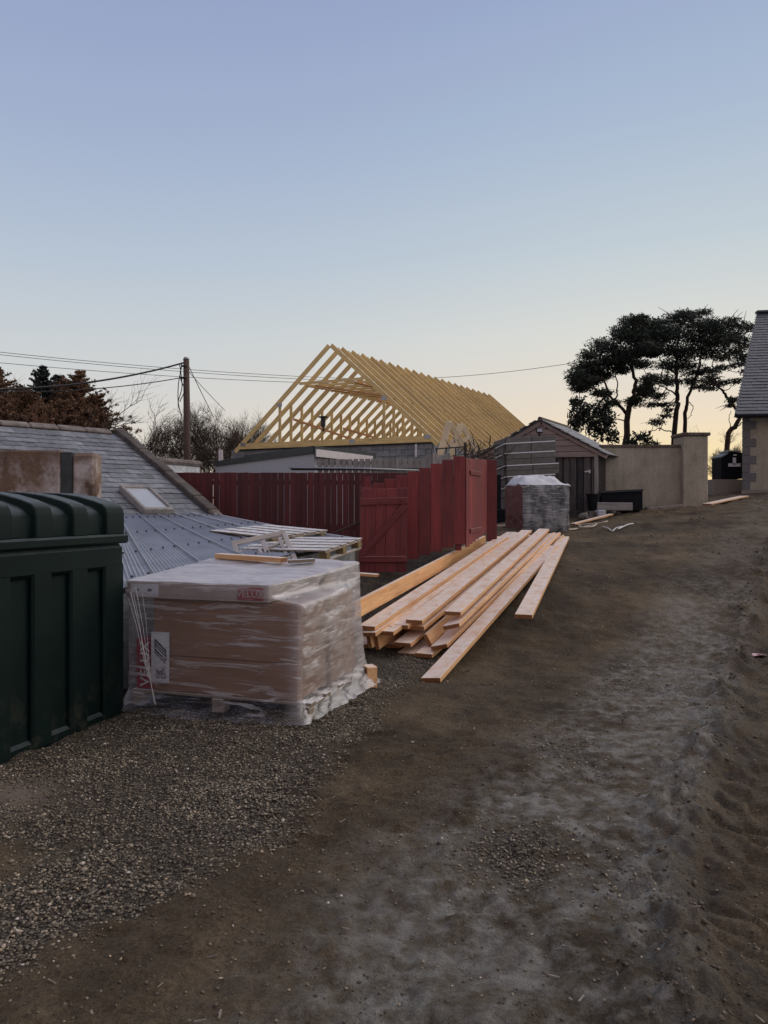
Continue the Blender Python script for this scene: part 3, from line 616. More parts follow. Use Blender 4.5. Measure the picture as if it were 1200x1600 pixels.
for j, z in enumerate(vs):
    for iu, u in enumerate(us):
        a, b, k, f = loop_xy(u, float(z)); L = cum[k]+f*plen[k]
        n1 = float(_N1[j, iu]); n2 = float(_N2[j, iu]); n3 = float(_N3[j, iu])
        edge = min(f, 1-f); amp = 1.0 if k in (2, 3) else .45
        slack = math.sin(math.pi*f)
        low = max(0, .22-z)/.22
        d = amp*((.012 if k == 3 else .02)*n1+.005*n2+.003*n3)+.01
        if k == 3: d += .045*slack*(.4+.6*max(0, 1-abs(z-.45)/.5))+.04*low*(1+1.2*n1+.3*n2)*(.35+.65*(1-f))+.008*math.sin(L*31+z*9+7*n1)*(.2+low*.9)
        if k == 0: d += low*(.05*slack*(1+n2)+.04*n1); 
        nx, nb_ = [(0,-1),(1,0),(0,1),(-1,0)][k]
        # round the corners a little
        if edge < .03: d -= .012*(1-edge/.03)
        zz_ = float(z)
        if z > .97: zz_ = z-.0
        if j == 0: zz_ = .006+.02*abs(n2)
        if k == 3 and z > .9: zz_ = z+.03*(1-abs(f-.5))*0
        if k in (2, 3) and z > .80: zz_ += (z-.8)*.37*(1-f if k == 3 else 1)
        if k == 1 and z > .80: zz_ += (z-.8)*.37*f
        P = bl(a+nx*d, b+nb_*d, zz_); P.z += (GZB if z < .2 else 0)*(1-min(1, z/.2))
        verts.append(tuple(P))
        ly = {0: .17, 1: .35, 2: .5, 3: .46}[k]
        if k == 0: ly = .14+.40*(f < .10)*(1-f/.10)+.26*up_like(z) if False else .045+.34*max(0, 1-f/.09)-.03*low+.14*max(0,(f-.9)/.1)
        if k == 3: ly = .20+.18*n1+.02*max(0, .3-z)/.3-.12*max(0, (f-.75)/.25)+.12*math.exp(-((f-.45-.2*z)/.10)**2)
        if k == 3: ly *= .45+.55*min(1, z/.22)
        lay.append(ly); lco.append((L, z, 0))
base_n = len(verts); faces = []
for j in range(len(vs)-1):
    for i in range(NU): faces.append((j*NU+i, j*NU+(i+1) % NU, (j+1)*NU+(i+1) % NU, (j+1)*NU+i))
# top sheet: rings shrinking towards the centre
top0 = (len(vs)-1)*NU; NR = 26; ctr = Vector((0,0,0))
for i in range(NU): ctr += Vector(verts[top0+i])
ctr /= NU; prev = top0
ctr_l = BM_.inverted() @ ctr
BMI = BM_.inverted()
for r in range(1, NR+1):
    q = r/NR
    st = len(verts)
    lx = np.array([tuple(BMI @ Vector(verts[top0+i]).lerp(ctr, q))[:2] for i in range(NU)])
    _n = fbm(lx[:,0]*5, lx[:,1]*9, 4); _m = fbm(lx[:,0]*3+lx[:,1]*14, lx[:,1]*4+7., 3)
    for i in range(NU):
        P0 = Vector(verts[top0+i]); P = P0.lerp(ctr, q); l = BMI @ P
        nn = float(_n[i]); n2 = float(_m[i])
        zt = 1.028+.085*min(1, max(0, l.y-.05)/1.0); P.z = P0.z*(1-min(1, q*6))+zt*min(1, q*6)+.014*nn+.016*n2+(.012 if l.y > 1.0 else 0)
        verts.append(tuple(P)); lay.append(.86+.2*nn if q > .03 else .6); lco.append((l.x*1.0, l.y*1.0+3, 0))
    for i in range(NU): faces.append((prev+i, prev+(i+1) % NU, st+(i+1) % NU, st+i))
    prev = st
me = npmesh('stretch_film', np.array([tuple(WM[pal.name].inverted() @ Vector(v)) for v in verts]), np.array(faces), M_FILM, {'layers': np.array(lay), 'loopco': np.array(lco)}, True)
put(bpy.data.objects.new('stretch_film', me), pal, WM[pal.name])
# loose twisted tails of film at the left corner
mb = MB()
for (p, q, rr) in (((204,925),(243,1101),.006), ((212,918),(241,1099),.004), ((209,930),(228,1040),.003), ((222,925),(236,1065),.003), ((201,935),(232,1060),.0035)):
    A = W(p[0], p[1], 5.86); B_ = W(q[0], q[1], 5.72); rr *= .62; mb.tube([A, A.lerp(B_, .35)+Vector((.008,0,0)), A.lerp(B_, .7), B_], [rr, rr*.7, rr*.9, rr*1.3], 5)
mb.build('film_tail', M_CORD, pal, True)
# things lying on the wrapped pallet
o = plank('timber_offcut', bl(1.42,1.14,1.155), bl(.64,.92,1.145), .10, .045, M_TIMB); tag(o, 'short orange timber offcut lying on top of the film wrapped pallet', 'timber offcut')
o = plank('wood_block', bl(.58,.88,1.135), bl(.38,1.0,1.145), .07, .03, M_FROSTW); tag(o, 'small frosted block of wood on the back corner of the wrapped pallet', 'wood block')
mb = MB(); c = W(578,1043,6.75); c.z = gz(c.x, c.y)+.10; mb.box(c, (.10,.14,.19), Matrix.Rotation(R(20),3,'Z'), .006); o = mb.build('timber_block', M_TIMB, origin=c); tag(o, 'upright timber block on the gravel between the film and the joist stack', 'timber block')

# ------------------------------------------------------------------ timber stack
D = Vector((2.31, 5.50, .845))
def joist(nx_, ny_, nY, fx_=None, fy_=None, fY=None, roll=0, label='', wdt=.195, th=.047, dd=None, group='sawn joists in the stack'):
    A = W(nx_, ny_, nY)
    B_ = W(fx_, fy_, fY) if fx_ else A+(dd or D)
    if roll == 90: A.z -= wdt/2; B_.z -= wdt/2
    else: A.z -= th/2; B_.z -= th/2
    o = plank('joist', A, B_, wdt, th, M_TIMB, roll=R(roll), ch=.003); tag(o, label, 'joist', group); return o
joist(552, 941, 8.1, 757, 837, 13.5, 90, 'joist standing on edge along the left side of the stack')
joist(573, 978, 7.95, 786, 838, 13.2, 0, 'flat joist at the left of the stack next to the one on edge')
joist(574, 988, 7.90, 783, 845, 13.2, -4, 'joist directly under the left flat joist, tilted slightly')
joist(596, 962, 8.7, 800, 831, 14.0, 0, 'joist set back behind the left flat joist with a shadowed end')
joist(600, 977, 8.2, 812, 832, 13.7, 0, 'joist second from left in the top layers, below the highest joist')
joist(602, 986, 8.0, 800, 842, 13.4, 0, 'joist whose pale top shows between the left joists and the centre pair')
joist(625, 976, 8.2, 815, 835, 13.7, 0, 'lower left joist of the centre pair under the highest joist')
joist(647, 968.5, 8.2, 823, 828, 13.7, 0, 'highest joist in the middle of the stack')
joist(650, 978, 8.25, 830, 836, 13.75, 0, 'joist directly below the highest middle joist')
joist(629, 1004, 8.05, 818, 850, 13.4, 0, 'joist poking out low in the centre of the stack')
joist(670, 1000, 8.15, 846, 845, 13.6, 62, 'joist leaning steeply on its side in the middle of the stack')
joist(707, 955.5, 8.25, 850, 826, 13.8, 0, 'upper right joist with its end set back over a tilted one')
joist(705, 976, 8.1, 860, 833, 13.7, -14, 'joist tilted beneath the upper right joist')
joist(686, 1008, 7.95, 868, 833, 13.6, -14, 'joist tilted low at the right of the stack, above the base board')
joist(708, 1010, 8.35, 874, 838, 13.7, -22, 'joist half hidden behind the lowest tilted right joist')
joist(662, 1021, 7.95, 848, 862, 13.2, 0, 'lowest joist at the right foot of the stack')
joist(634, 1020, 8.1, 830, 866, 13.3, 0, 'dark bottom joist under the centre of the stack')
joist(612, 1006, 8.3, 800, 868, 13.4, 0, 'bottom joist at the left centre of the stack')
joist(576, 996, 8.0, 785, 858, 13.2, 80, 'outer joist on edge under the left corner')
joist(588, 998, 8.05, 790, 862, 13.2, 84, 'inner joist on edge under the left corner')
joist(560, 1006, 8.25, 778, 866, 13.3, 0, 'bottom joist at the far left corner of the stack, next to the film')
joist(600, 1021, 8.45, 806, 872, 13.5, 0, 'shadowed ground level joist left of the dark bottom joist')
joist(622, 1014, 8.6, 824, 862, 13.8, 5, 'recessed joist between the low centre joist and the dark bottom joist')
joist(652, 1010, 8.4, 838, 856, 13.6, 0, 'recessed joist behind the steeply leaning one')
joist(690, 990, 8.5, 856, 846, 13.8, -10, 'recessed joist under the tilted upper right joist')
joist(673, 1059, 6.95, 864, 852, 12.6, -6, 'long joist lying out at the front foot of the stack on the mud')
joist(818, 960, 8.25, 881, 838, 13.7, 0, 'single joist lying apart on the mud right of the stack', group='loose joists')
mb = MB()
for (px, Y) in ((610,8.6),(655,9.6),(775,12.6)):
    a, b_ = W(px-30, 900, Y), W(px+75, 900, Y+.15)
    for p in (a, b_): p.z = gz(p.x, p.y)+.02
    o = plank('bearer', a, b_, .09, .05, M_FROSTW); tag(o, ['bearer batten under the near end of the joist stack','bearer batten under the middle of the joist stack','bearer batten under the far end of the joist stack'][(610,655,775).index(px)], 'batten', 'bearers under the joists')

# ------------------------------------------------------------------ red fences and gate
def fence_board(parent, px, top, bot, Y, wdt, th=.02, yaw=0, m=M_RED, name='board', Y2=None):
    A = W(px, bot, Y); B_ = W(px, top, Y); M3 = Matrix.Rotation(yaw, 3, 'Z')
    return plank(name, A, B_, wdt, th, m, parent, up=M3 @ Vector((0,-1,0)), ch=.002)
fA = thing('red_fence', (xx(645,11.4), 11.4, base_z(.4,11.4)), 'red stained board fence stepping up to the right behind the joist stack', 'fence')
for i in range(9):
    px = 574+i*17.93; top = 760.8-6.05*i; yj = 11.4+(.0 if i % 2 else .012)
    fence_board(fA, px, top+random.uniform(-.4,.4), top+137.5+random.uniform(-.6,.6), yj, .172+random.uniform(-.002,.002))
for zt in (.22, .78):
    for k in range(2): plank('rail', W(566+80*k, 0, 11.44)*1 if False else Vector((xx(566,11.45)+.0, 11.45, zz(760+137*zt,11.45))), Vector((xx(726,11.45), 11.45, zz(711+137*zt,11.45))), .06, .04, M_RED, fA, up=(0,-1,0)) if k == 0 else None
for px in (575, 716): fence_board(fA, px, 745 if px < 600 else 716, 905 if px < 600 else 860, 11.52, .09, .09, name='post')
fB = thing('red_fence', (1.5, 12.2, .7), 'short red fence panel facing right with two ledges, at the corner behind the joists', 'fence')
A0 = Vector((1.262, 11.42, 0)); A1 = Vector((1.78, 12.86, 0)); nB = 7; dB = (A1-A0)/nB; nrmB = Vector((dB.y, -dB.x, 0)).normalized()
for i in range(nB):
    c = A0+dB*(i+.5); zb = 1.055+.035*i*.5; zt = 2.385+.010*i; zb = .96+.022*i*2.2*.6
    plank('board', (c.x, c.y, zb+.05), (c.x, c.y, zt), dB.length-.008, .02, M_RED, fB, up=nrmB, ch=.002)
for zc in (1.25, 2.17):
    a, b_ = A0+dB*1.0+nrmB*.022, A0+dB*4.6+nrmB*.022; plank('ledge', (a.x,a.y,zc), (b_.x,b_.y,zc+.01), .07, .022, M_RED, fB, up=nrmB)
fC = thing('red_fence_post', (xx(768,12.95), 12.95, .9), 'wide dark red board post at the right end of the red fence', 'fence post')
fence_board(fC, 768.5, 718.5, 846, 12.95, .172, .03); fence_board(fC, 769, 722, 846, 13.0, .08, .06, name='post')
fE = thing('red_fence', (-1, 13.6, 1), 'long level red board fence running across behind the metal roof', 'fence')
px = 274.; i = 0
while px < 735:
    wv = .104+random.uniform(-.004, .004)
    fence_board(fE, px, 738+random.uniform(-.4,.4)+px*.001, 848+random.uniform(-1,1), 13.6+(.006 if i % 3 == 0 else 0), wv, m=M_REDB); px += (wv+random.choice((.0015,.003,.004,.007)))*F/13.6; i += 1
for py in (754, 825): plank('rail', W(268, py, 13.65), W(738, py, 13.65), .08, .04, M_RED, fE, up=(0,-1,0))
for px in (272, 420, 570, 700): fence_board(fE, px, 742, 850, 13.72, .08, .08, name='post')
plank('gravel_board', W(268, 848, 13.62), W(738, 846, 13.62), .16, .03, M_DARKW, fE, up=(0,-1,0))
g_t = thing('red_gate', (xx(598,10.9), 10.9, .62), 'ledged and braced red wooden gate propped at the left end of the stepped red fence', 'gate')
ed = [565, 572, 588, 604.6, 621.3, 638]; eb = [559.5, 568, 584.5, 601, 618, 635.4]
for i in range(5):
    A = W((eb[i]+eb[i+1])/2, 894, 10.9); B_ = W((ed[i]+ed[i+1])/2, 764.5-i*.5, 10.9); wv = (eb[i+1]-eb[i])/F*10.9-.009
    plank('board', A, B_, wv, .02, M_REDG, g_t, up=(0,-1,0), ch=.002)
plank('top_rail', W(562, 784.5, 10.875), W(637, 782, 10.875), .095, .034, M_REDG, g_t, up=(0,-1,0))
plank('bottom_rail', W(560, 874, 10.875), W(635, 873.5, 10.875), .085, .034, M_REDG, g_t, up=(0,-1,0))
plank('brace', W(564, 869, 10.872), W(633, 789, 10.872), .085, .026, M_REDG, g_t, up=(0,-1,0))
mb = MB(); mb.bar(W(625, 782, 10.85), W(637, 781, 10.85), .02, .006, up=(0,-1,0)); mb.bar(W(626, 778, 10.85), W(626, 787, 10.85), .012, .006, up=(0,-1,0)); mb.build('hinge', M_REDG, g_t)
o = plank('prop_pole', W(478, 852, 12.2), W(563, 815, 11.3), .03, .03, M_POLE); tag(o, 'thin dark pole leaning between the red gate and the long red fence', 'pole')

# ------------------------------------------------------------------ metal sheet lean-to roof
J = Vector((-2.857, 12, zz(803.5,12))); Bp = Vector((xx(560,9.58), 9.58, zz(845,9.58))); Rp = Vector((xx(152,10.7), 10.7, J.z)); Qp = Vector((-2.45, 6.35, .86))
lt = thing('lean_to', (-2.5, 9.5, .3), 'low lean-to with frosted corrugated metal roof sheets and screw rows, behind the wrapped pallet', 'lean-to')
nsheet = 6
M_GALVL = simple('frosted_lap', (.42,.44,.47), (.6,.62,.65), 30, .6, .2)
def roofp_(u, s_f): return (J.lerp(Rp, u)).lerp(Bp.lerp(Qp, u), s_f)+Vector((0,0,-.02*math.sin(math.pi*s_f)))
upn = (Bp-J).cross(Rp-J).normalized(); upn = upn if upn.z > 0 else -upn
for k in range(nsheet):
    mb = MB(); rows = []; pts = []
    prof = []
    for c in range(13):   # corrugations per sheet
        for (o_, h_) in ((.0, .0), (.25, .003), (.5, .013), (.75, .003)): prof.append(((c+o_)/13, h_))
    prof.append((1.0, 0.0))
    for s_k in range(9):
        s_f = s_k/8; row = []
        for (u_, h_) in prof:
            uu = (k+u_)/nsheet; hh = h_+(.03 if (u_ < .05) else 0)*.6
            row.append((J.lerp(Rp, uu)).lerp(Bp.lerp(Qp, uu), s_f)+upn*hh+Vector((0,0,-.02*math.sin(math.pi*s_f)+.003*k)))
        rows.append(row)
    mb.loft(rows); o = mb.build('roof_sheet', M_MROOF, lt); md = o.modifiers.new('s', 'SOLIDIFY'); md.thickness = .003
    mb = MB(); mb.tube([roofp_(k/nsheet+.003, q_/6)+upn*.030 for q_ in range(7)], .010, 5); mb.build('lap_edge', M_GALVL, lt)
    mb = MB()
    for s_f in (.10, .38, .66, .93):
        for c in range(1, 13, 4):
            uu = (k+(c+.5)/13)/nsheet; p = (J.lerp(Rp, uu)).lerp(Bp.lerp(Qp, uu), s_f)+upn*.026+Vector((0,0,-.02*math.sin(math.pi*s_f)))
            mb.tube([p, p+upn*.018], [.016, .011], 6)
    mb.build('screw_caps', M_DKMETAL, lt)['kind'] = 'stuff'
mb = MB()
for a, b_ in ((Bp, Qp), (Bp, J)):
    a2, b2 = a.lerp(b_, .02), a.lerp(b_, .98); mb.prism([a2-Vector((0,0,.05)), b2-Vector((0,0,.05)), Vector((b2.x, b2.y, 0)), Vector((a2.x, a2.y, 0))], (-.1,.06,0))
mb.build('wall', M_BLOCK, lt)
def roofp(u, s_f): return (J.lerp(Rp, u)).lerp(Bp.lerp(Qp, u), s_f)
# pallets and sash frame on the lean-to
def pallet(cx, cy, cz, rz, label, tx=0, ty=0, n=5, m=M_FROSTW):
    t = bpy.data.objects.new('pallet', None); M = Matrix.Translation((cx, cy, cz)) @ Matrix.Rotation(rz, 4, 'Z') @ Matrix.Rotation(tx, 4, 'X') @ Matrix.Rotation(ty, 4, 'Y')
    put(t, None, M); tag(t, label, 'pallet'); f_ = lambda *p: M @ Vector(p); upv = M.to_3x3().col[2]
    for k in range(n): plank('deck_board', f_(-.6, -.45+.9*k/(n-1), .13), f_(.6, -.45+.9*k/(n-1), .13), .15+.02*(k % 2), .02, m, t, up=upv)
    for sx in (-.55, 0, .55):
        plank('stringer', f_(sx, -.5, .108), f_(sx, .5, .108), .09, .02, m, t, up=upv); plank('bottom_board', f_(sx, -.5, .012), f_(sx, .5, .012), .09, .02, m, t, up=upv)
        for sy in (-.44, 0, .44): plank('pallet_block', f_(sx-.05, sy, .06), f_(sx+.05, sy, .06), .09, .074, M_YBLK, t, up=upv)
    return t
M_YBLK = woodmat('yellow_block', (.27,.20,.09), (.17,.12,.05), knot=.1, rough=.85)
upn2 = upn; tiltx = math.atan2(upn.y, upn.z)*-1; tilty = math.atan2(upn.x, upn.z)
p = W(420, 842, 10.0); pallet(p.x, p.y, p.z-.02, R(-38), 'frosted wooden pallet lying flat on the metal sheet roof', .06, .05)
p = W(480, 862, 9.05); pallet(p.x-.08, p.y, p.z-.03, R(-22), 'frosted wooden pallet hanging over the lower edge of the metal roof', .10, .0)
def dboard(a, b_, wv, th, label, m=M_FROSTW, cat='board', name='loose_board', group=None, roll=0):
    o = plank(name, a, b_, wv, th, m, roll=roll); tag(o, label, cat, group); return o
dboard(W(470,880,9.0), W(560,858,9.2), .12, .025, 'frosted board under the edge of the overhanging pallet')
dboard(W(500,872,9.35), W(562,850,9.6), .15, .025, 'wide frosted board beside the gate, end under a pallet')
dboard(W(505,847,10.1), W(560,856,9.9), .14, .025, 'frosted board against the red gate at the corner of the metal roof')
dboard(W(420,832,10.3), W(500,848,9.8), .08, .03, 'narrow dark edged batten lying across the frosted pallets')
dboard(W(548,896,8.6), W(590,899,8.5), .12, .03, 'bright orange offcut sticking out behind the wrapped pallet near the gate', M_TIMB, 'timber offcut', 'timber_offcut')
sf = thing('window_frame', W(410,880,8.4), 'old grey wooden two-light window frame leaning on the metal roof behind the pallet', 'window frame')
def sb(a, b_, nm, wv=.055): plank(nm, W(a[0], a[1], 8.35+(880-a[1])*.012), W(b_[0], b_[1], 8.35+(880-b_[1])*.012), wv, .045, M_FRAME, sf, up=(0,-1,.3))
M_FRAME = woodmat('old_frame_wood', (.52,.48,.43), (.38,.34,.30), knot=.1, rough=.85, frost=.3)
sb((362,850),(445,832),'top_rail'); sb((374,862),(385,887),'stile'); sb((411,846),(426,884),'mullion'); sb((444,832),(464,882),'stile'); sb((366,852),(374,874),'stile')
sb((405,858),(418,886),'inner_stile',.04); sb((437,842),(455,884),'inner_stile',.04); sb((418,856),(445,846),'inner_rail',.03); sb((378,874),(460,872),'bottom_rail',.05)

# ------------------------------------------------------------------ old slate-roofed building
VV = Vector((.69,.72,0)).normalized(); U_ = Vector((-.72,.69,0)).normalized()
dR = 3.26; zr = 3.075
sb_ = thing('slate_building', (-5, 12, 0), 'old low building with weathered grey slate roof, cement ridge and mossy verge, at left', 'building')
E0 = J.copy(); RI = J+U_*dR; RI.z = zr; RI = Vector((xx(180,RI.y), RI.y, zz(677,RI.y)))
slope = RI-E0; SL = slope.length; wdir = slope.normalized(); nS = (-VV).cross(wdir).normalized(); nS = nS if nS.z > 0 else -nS
mb = MB(); LB = 9.0
mb.prism([E0-nS*.012+VV*.05, RI-nS*.012+VV*.05, RI-nS*.012-VV*LB, E0-nS*.012-VV*LB], -nS*.09)
back = RI+U_*2.6; back = Vector((back.x, back.y, .9)); mb.prism([RI-nS*.03, back, back-VV*LB, RI-nS*.03-VV*LB], Vector((0,0,-.08)))
mb.build('roof_deck', M_FELT, sb_)
mb = MB(); g0 = E0-VV*.12; g1 = RI-VV*.12-Vector((0,0,.12)); g2 = back-VV*.12
mb.prism([Vector((g0.x,g0.y,-.1)), g0-Vector((0,0,.12)), g1, g2-Vector((0,0,.1)), Vector((g2.x,g2.y,-.1))], -VV*(LB-.3)); mb.build('wall', M_STAIN, sb_)
def tile_roof(parent, o0, ud, wd, nn, ulen, wlen, tw, th, m, name, nparts, rag=.006, tk=.009, keyf=None, umin=-.6):
    rows = int(round(wlen/th)); cols = int(round(ulen/tw)); lst = []
    for r in range(rows):
        for c in range(cols+1):
            lst.append((r, c))
    if keyf: lst.sort(key=keyf)
    me0 = MB().box((0,0,0), (tw-.006, th*1.55, tk), None, .0).mesh(name, m)
    stuff = MB(); n_ = 0
    for (r, c) in lst:
        off = (.5 if r % 2 else 0)
        u = (c+off)*tw+random.uniform(-.003,.003)-tw*.5
        if umin > -.1 and u < 0: u = .004*random.random()
        wv = r*th+th*.62+random.uniform(-rag, rag)
        if u > ulen or u < umin*tw: continue
        tilt = math.atan2(tk*1.25, th)+random.uniform(-.012,.02)
        P = o0+ud*(u+tw/2)+wd*wv+nn*(tk*.9+random.uniform(0,.003))
        X = ud; Yv = wd*math.cos(tilt)-nn*math.sin(tilt); Z = X.cross(Yv); 
        if Z.dot(nn) < 0: Z = -Z
        sk = random.uniform(-.01,.01); X2 = (X+Yv*sk).normalized(); Yv = Z.cross(X2); M3 = Matrix((X2, Yv, Z)).transposed()
        if n_ < nparts: M4 = M3.to_4x4(); M4.translation = P; put(bpy.data.objects.new(name, me0), parent, M4); n_ += 1
        else: stuff.box(P, (tw-.006, th*1.55, tk), M3)
    if stuff.v: stuff.build(name+'s', m, parent)['kind'] = 'stuff'
tile_roof(sb_, E0, -VV, wdir, nS, 8.6, SL-.12, .26, .200, M_SLATE, 'slate', 290, keyf=lambda rc: rc[1]+rc[0]*.1)
# verge (skew) stones and ridge
for k in range(7):
    a = E0.lerp(RI, k/7-.0)+VV*.06+nS*.06; b_ = E0.lerp(RI, (k+1)/7-.006)+VV*.06+nS*.06; plank('verge_stone', a, b_, .19, .10+.012*(k % 2), M_VERGE, sb_, up=nS, ch=.012)
a = E0+VV*.06+nS*.05; plank('verge_stone', a-wdir*.25-Vector((0,0,.02)), a-wdir*.005, .2, .12, M_MOSS, sb_, up=nS, ch=.03)
for k in range(16):
    a = RI-VV*(k*.5+.1)+Vector((0,0,.02+random.uniform(-.008,.008))); b_ = a-VV*.49; plank('ridge_tile', a, b_, .19, .06, M_RIDGE, sb_, up=(0,0,1)-U_*.25 if False else nS, ch=.02)
# skylight
kc = (W(226,788,12)).copy(); 
def on_roof(px, py):
    d_ = Vector(((px-600)/F, 1, -(py-HOR)/F)); o_ = Vector((0,0,H)); t_ = (E0-o_).dot(nS)/d_.dot(nS); return o_+d_*t_
q = [on_roof(197,771), on_roof(222,771), on_roof(257,803), on_roof(232,803)]
kc = (q[0]+q[1]+q[2]+q[3])/4
kt = bpy.data.objects.new('skylight', None); put(kt, sb_, Matrix.Translation(kc))
X = -VV; Yv = wdir; M3 = Matrix((VV, wdir, VV.cross(wdir))).transposed()
if M3.col[2].dot(nS) < 0: M3 = Matrix((-VV, wdir, (-VV).cross(wdir))).transposed()
skw = .46; skh = .82
mb = MB()
for sx in (-1, 1): mb.box(kc+M3 @ Vector((sx*skw/2, 0, .07)), (.06, skh, .11), M3, .012)
for sy in (-1, 1): mb.box(kc+M3 @ Vector((0, sy*skh/2, .068)), (skw+.05, .07, .105), M3, .012)
mb.build('skylight_frame', M_GREYW, kt); mb = MB(); mb.box(kc+M3 @ Vector((0,0,.085)), (skw-.05, skh-.05, .012), M3); mb.build('pane', M_SKYL, kt)
# second small roof behind
b2 = thing('small_slate_roof', W(280,730,20), 'low slate roofed outbuilding glimpsed between the mossy verge and the red fence', 'outbuilding')
mb = MB(); P0, P1 = W(238,721,18.5), W(312,727,20.5); mb.prism([P0, P1, P1+Vector((.3,-1.2,-.9)), P0+Vector((.3,-1.2,-.9))], (0,0,-.1)); mb.build('roof', M_FROSTSL, b2)
mb = MB(); mb.tube([P0+Vector((0,0,.03)), P1+Vector((0,0,.03))], .09, 8); mb.build('ridge', M_RIDGE, b2)
mb = MB(); mb.prism([Vector((P0.x,P0.y,0)), Vector((P1.x,P1.y,0)), Vector((P1.x,P1.y,P1.z-.12)), Vector((P0.x,P0.y,P0.z-.12))], (0,.3,0)); mb.build('wall', M_STAIN, b2)

# ------------------------------------------------------------------ stained wall in front of slate roof
wl = thing('old_wall', (-4.2, 8.7, 0), 'rust brown stained old rendered wall with a black vertical band, behind the green tank', 'wall')
wz = zz(706,8.7); x1 = xx(148,8.7); x0 = xx(-80,8.7)
MW = Matrix.Translation((0,0,1.75))
def wblock(px0, px1, pyt, nm, m, dy=0.0, ch=.03):
    a, b_ = xx(px0,8.7), xx(px1,8.7); zt = zz(pyt,8.7); mb = MB(); mb.box(((a+b_)/2, 8.82+dy, zt/2-.05), (b_-a, .24, zt+.1), None, ch); return mb.build(nm, m, wl, M=Matrix.Translation((0,8.8,1.72)))
wblock(112,148,707.5,'wall_pier',M_STAIN,.0,.035); wblock(-200,93,703,'wall_panel',M_STAIN,.0,.02); wblock(93.1,111.9,706,'black_band',M_FELT,.015,.01)
wblock(10,20,704,'pilaster',M_STAIN,-.012,.01)

# ------------------------------------------------------------------ telegraph pole and wires
PY = 22.0; pb = W(294,760,PY); pt = W(291,561,PY)
pole = thing('utility_pole', (pb.x, pb.y, .9), 'brown wooden utility pole behind the slate roof with cables and guy wires', 'utility pole')
mb = MB(); mb.tube([Vector((pb.x,pb.y,.5)), pt], [.13, .085], 12); mb.build('pole_shaft', M_POLE, pole, True)
mb = MB(); mb.tube([pt-Vector((0,0,.02)), pt+Vector((0,0,.05))], [.095, .07], 12); mb.build('pole_cap', M_GALV, pole, True)
mb = MB(); zc = pt.z
for k in range(3):
    pts = []
    for j in range(14):
        a = j/13; pts.append(W(284-3*math.sin(a*7+k*2)-2*k, 568+a*(60+12*k), PY-.12)+Vector((.02*math.sin(a*11+k), 0, 0)))
    mb.tube(pts, .014, 5)
mb.bar(W(283,572,PY-.1), W(292,572,PY-.1), .05, .05); mb.bar(W(282,591,PY-.1), W(292,590,PY-.1), .05, .05); mb.build('cable_loops', M_WIRE, pole, True)
def wire(a, b_, sag, r, label, name='overhead_cable', parent=None, grp='overhead cables'):
    pts = [a.lerp(b_, t/24)-Vector((0,0,sag*4*(t/24)*(1-t/24))) for t in range(25)]
    mb = MB(); mb.tube(pts, r, 5); o = mb.build(name, M_WIRE, parent)
    if not parent: tag(o, label, 'cable', grp)
    return o
wire(W(286,567,PY), W(-120,607,17), .28, .026, 'thick dark cable sagging left from the top of the utility pole')
wire(W(284,590,PY), W(-120,607,18), .22, .014, 'thin pale cable going left from below the pole top')
wire(W(-150,533,46), W(560,592,60), .35, .018, 'uppermost of the three distant lines crossing behind the utility pole')
wire(W(-150,537,46), W(560,596,60), .35, .018, 'middle of the three distant lines crossing behind the utility pole')
wire(W(-150,552,46), W(560,600,60), .35, .018, 'lowest of the three distant lines crossing behind the utility pole')
wire(W(640,592,60), W(960,556,52), .3, .018, 'single far line between the roof trusses and the pine trees')
wire(W(293,568,PY), W(334,652,27), .02, .012, 'left guy wire coming down behind the utility pole', grp='guy wires')
wire(W(294,580,PY), W(352,642,28), .02, .010, 'right guy wire sloping down from the utility pole', grp='guy wires')

# ------------------------------------------------------------------ house with bare roof trusses
hb = thing('house_under_construction', W(515,800,27), 'house under construction with grey block walls and a long row of bare yellow roof trusses', 'house')
ydl, ydd = .42, .56; dl = Vector((math.cos(ydl), -math.sin(ydl), 0)); dd = Vector((math.sin(ydd), math.cos(ydd), 0))
C0 = Vector((xx(516,27), 27, 0)); dperp = Vector((-dl.y, dl.x, 0)); S_, RISE, ZC = 7.9, 3.69, 3.99; NTR = 22; SP = .662
Trs = []
def truss(k, proto=None):
    c = C0+dd*(k*SP); M = Matrix((dl, dperp, (0,0,1))).transposed().to_4x4(); M.translation = Vector((c.x, c.y, ZC))
    t = bpy.data.objects.new('truss', None); put(t, hb, M)
    if proto is not None:
        for ch in list(TRCH):
            o = ch.copy(); COL.objects.link(o); o.parent = t; o.matrix_basis = ch.matrix_basis.copy()
        return t
    f_ = lambda a, z, b=0: M @ Vector((a, b, z)); h2 = S_/2; T = .048; out = []
    def mem(nm, p, q, wv, b=0): out.append(plank(nm, f_(*p, b), f_(*q, b), wv, T, M_TRUSS, t, up=dperp, ch=.0))
    sl = RISE/h2
    mem('rafter', (-h2-.22, -.22*sl+.02), (-.04, RISE-.11), .16); mem('rafter', (h2+.22, -.22*sl+.02), (.04, RISE-.11), .16)
    mem('tie_beam', (-h2-.05, .02), (h2+.05, .02), .22, .003); mem('collar', (-1.3, RISE-1.42), (1.3, RISE-1.42), .10, .003)
    mem('upright', (-2.15, .1), (-2.15, RISE-2.15*sl-.1), .10, .0); mem('upright', (2.15, .1), (2.15, RISE-2.15*sl-.1), .10, .0)
    for (a, z) in ((-2.15, RISE-2.15*sl-.16), (2.15, RISE-2.15*sl-.16), (-h2+.15,.09), (h2-.15,.09), (.9,.03)):
        mb = MB(); mb.box(f_(a, z, -.030), (.22, .006, .14), M.to_3x3()); mb.build('nail_plate', M_GALV, t)
    return t, out
t0, TRCH = truss(0)
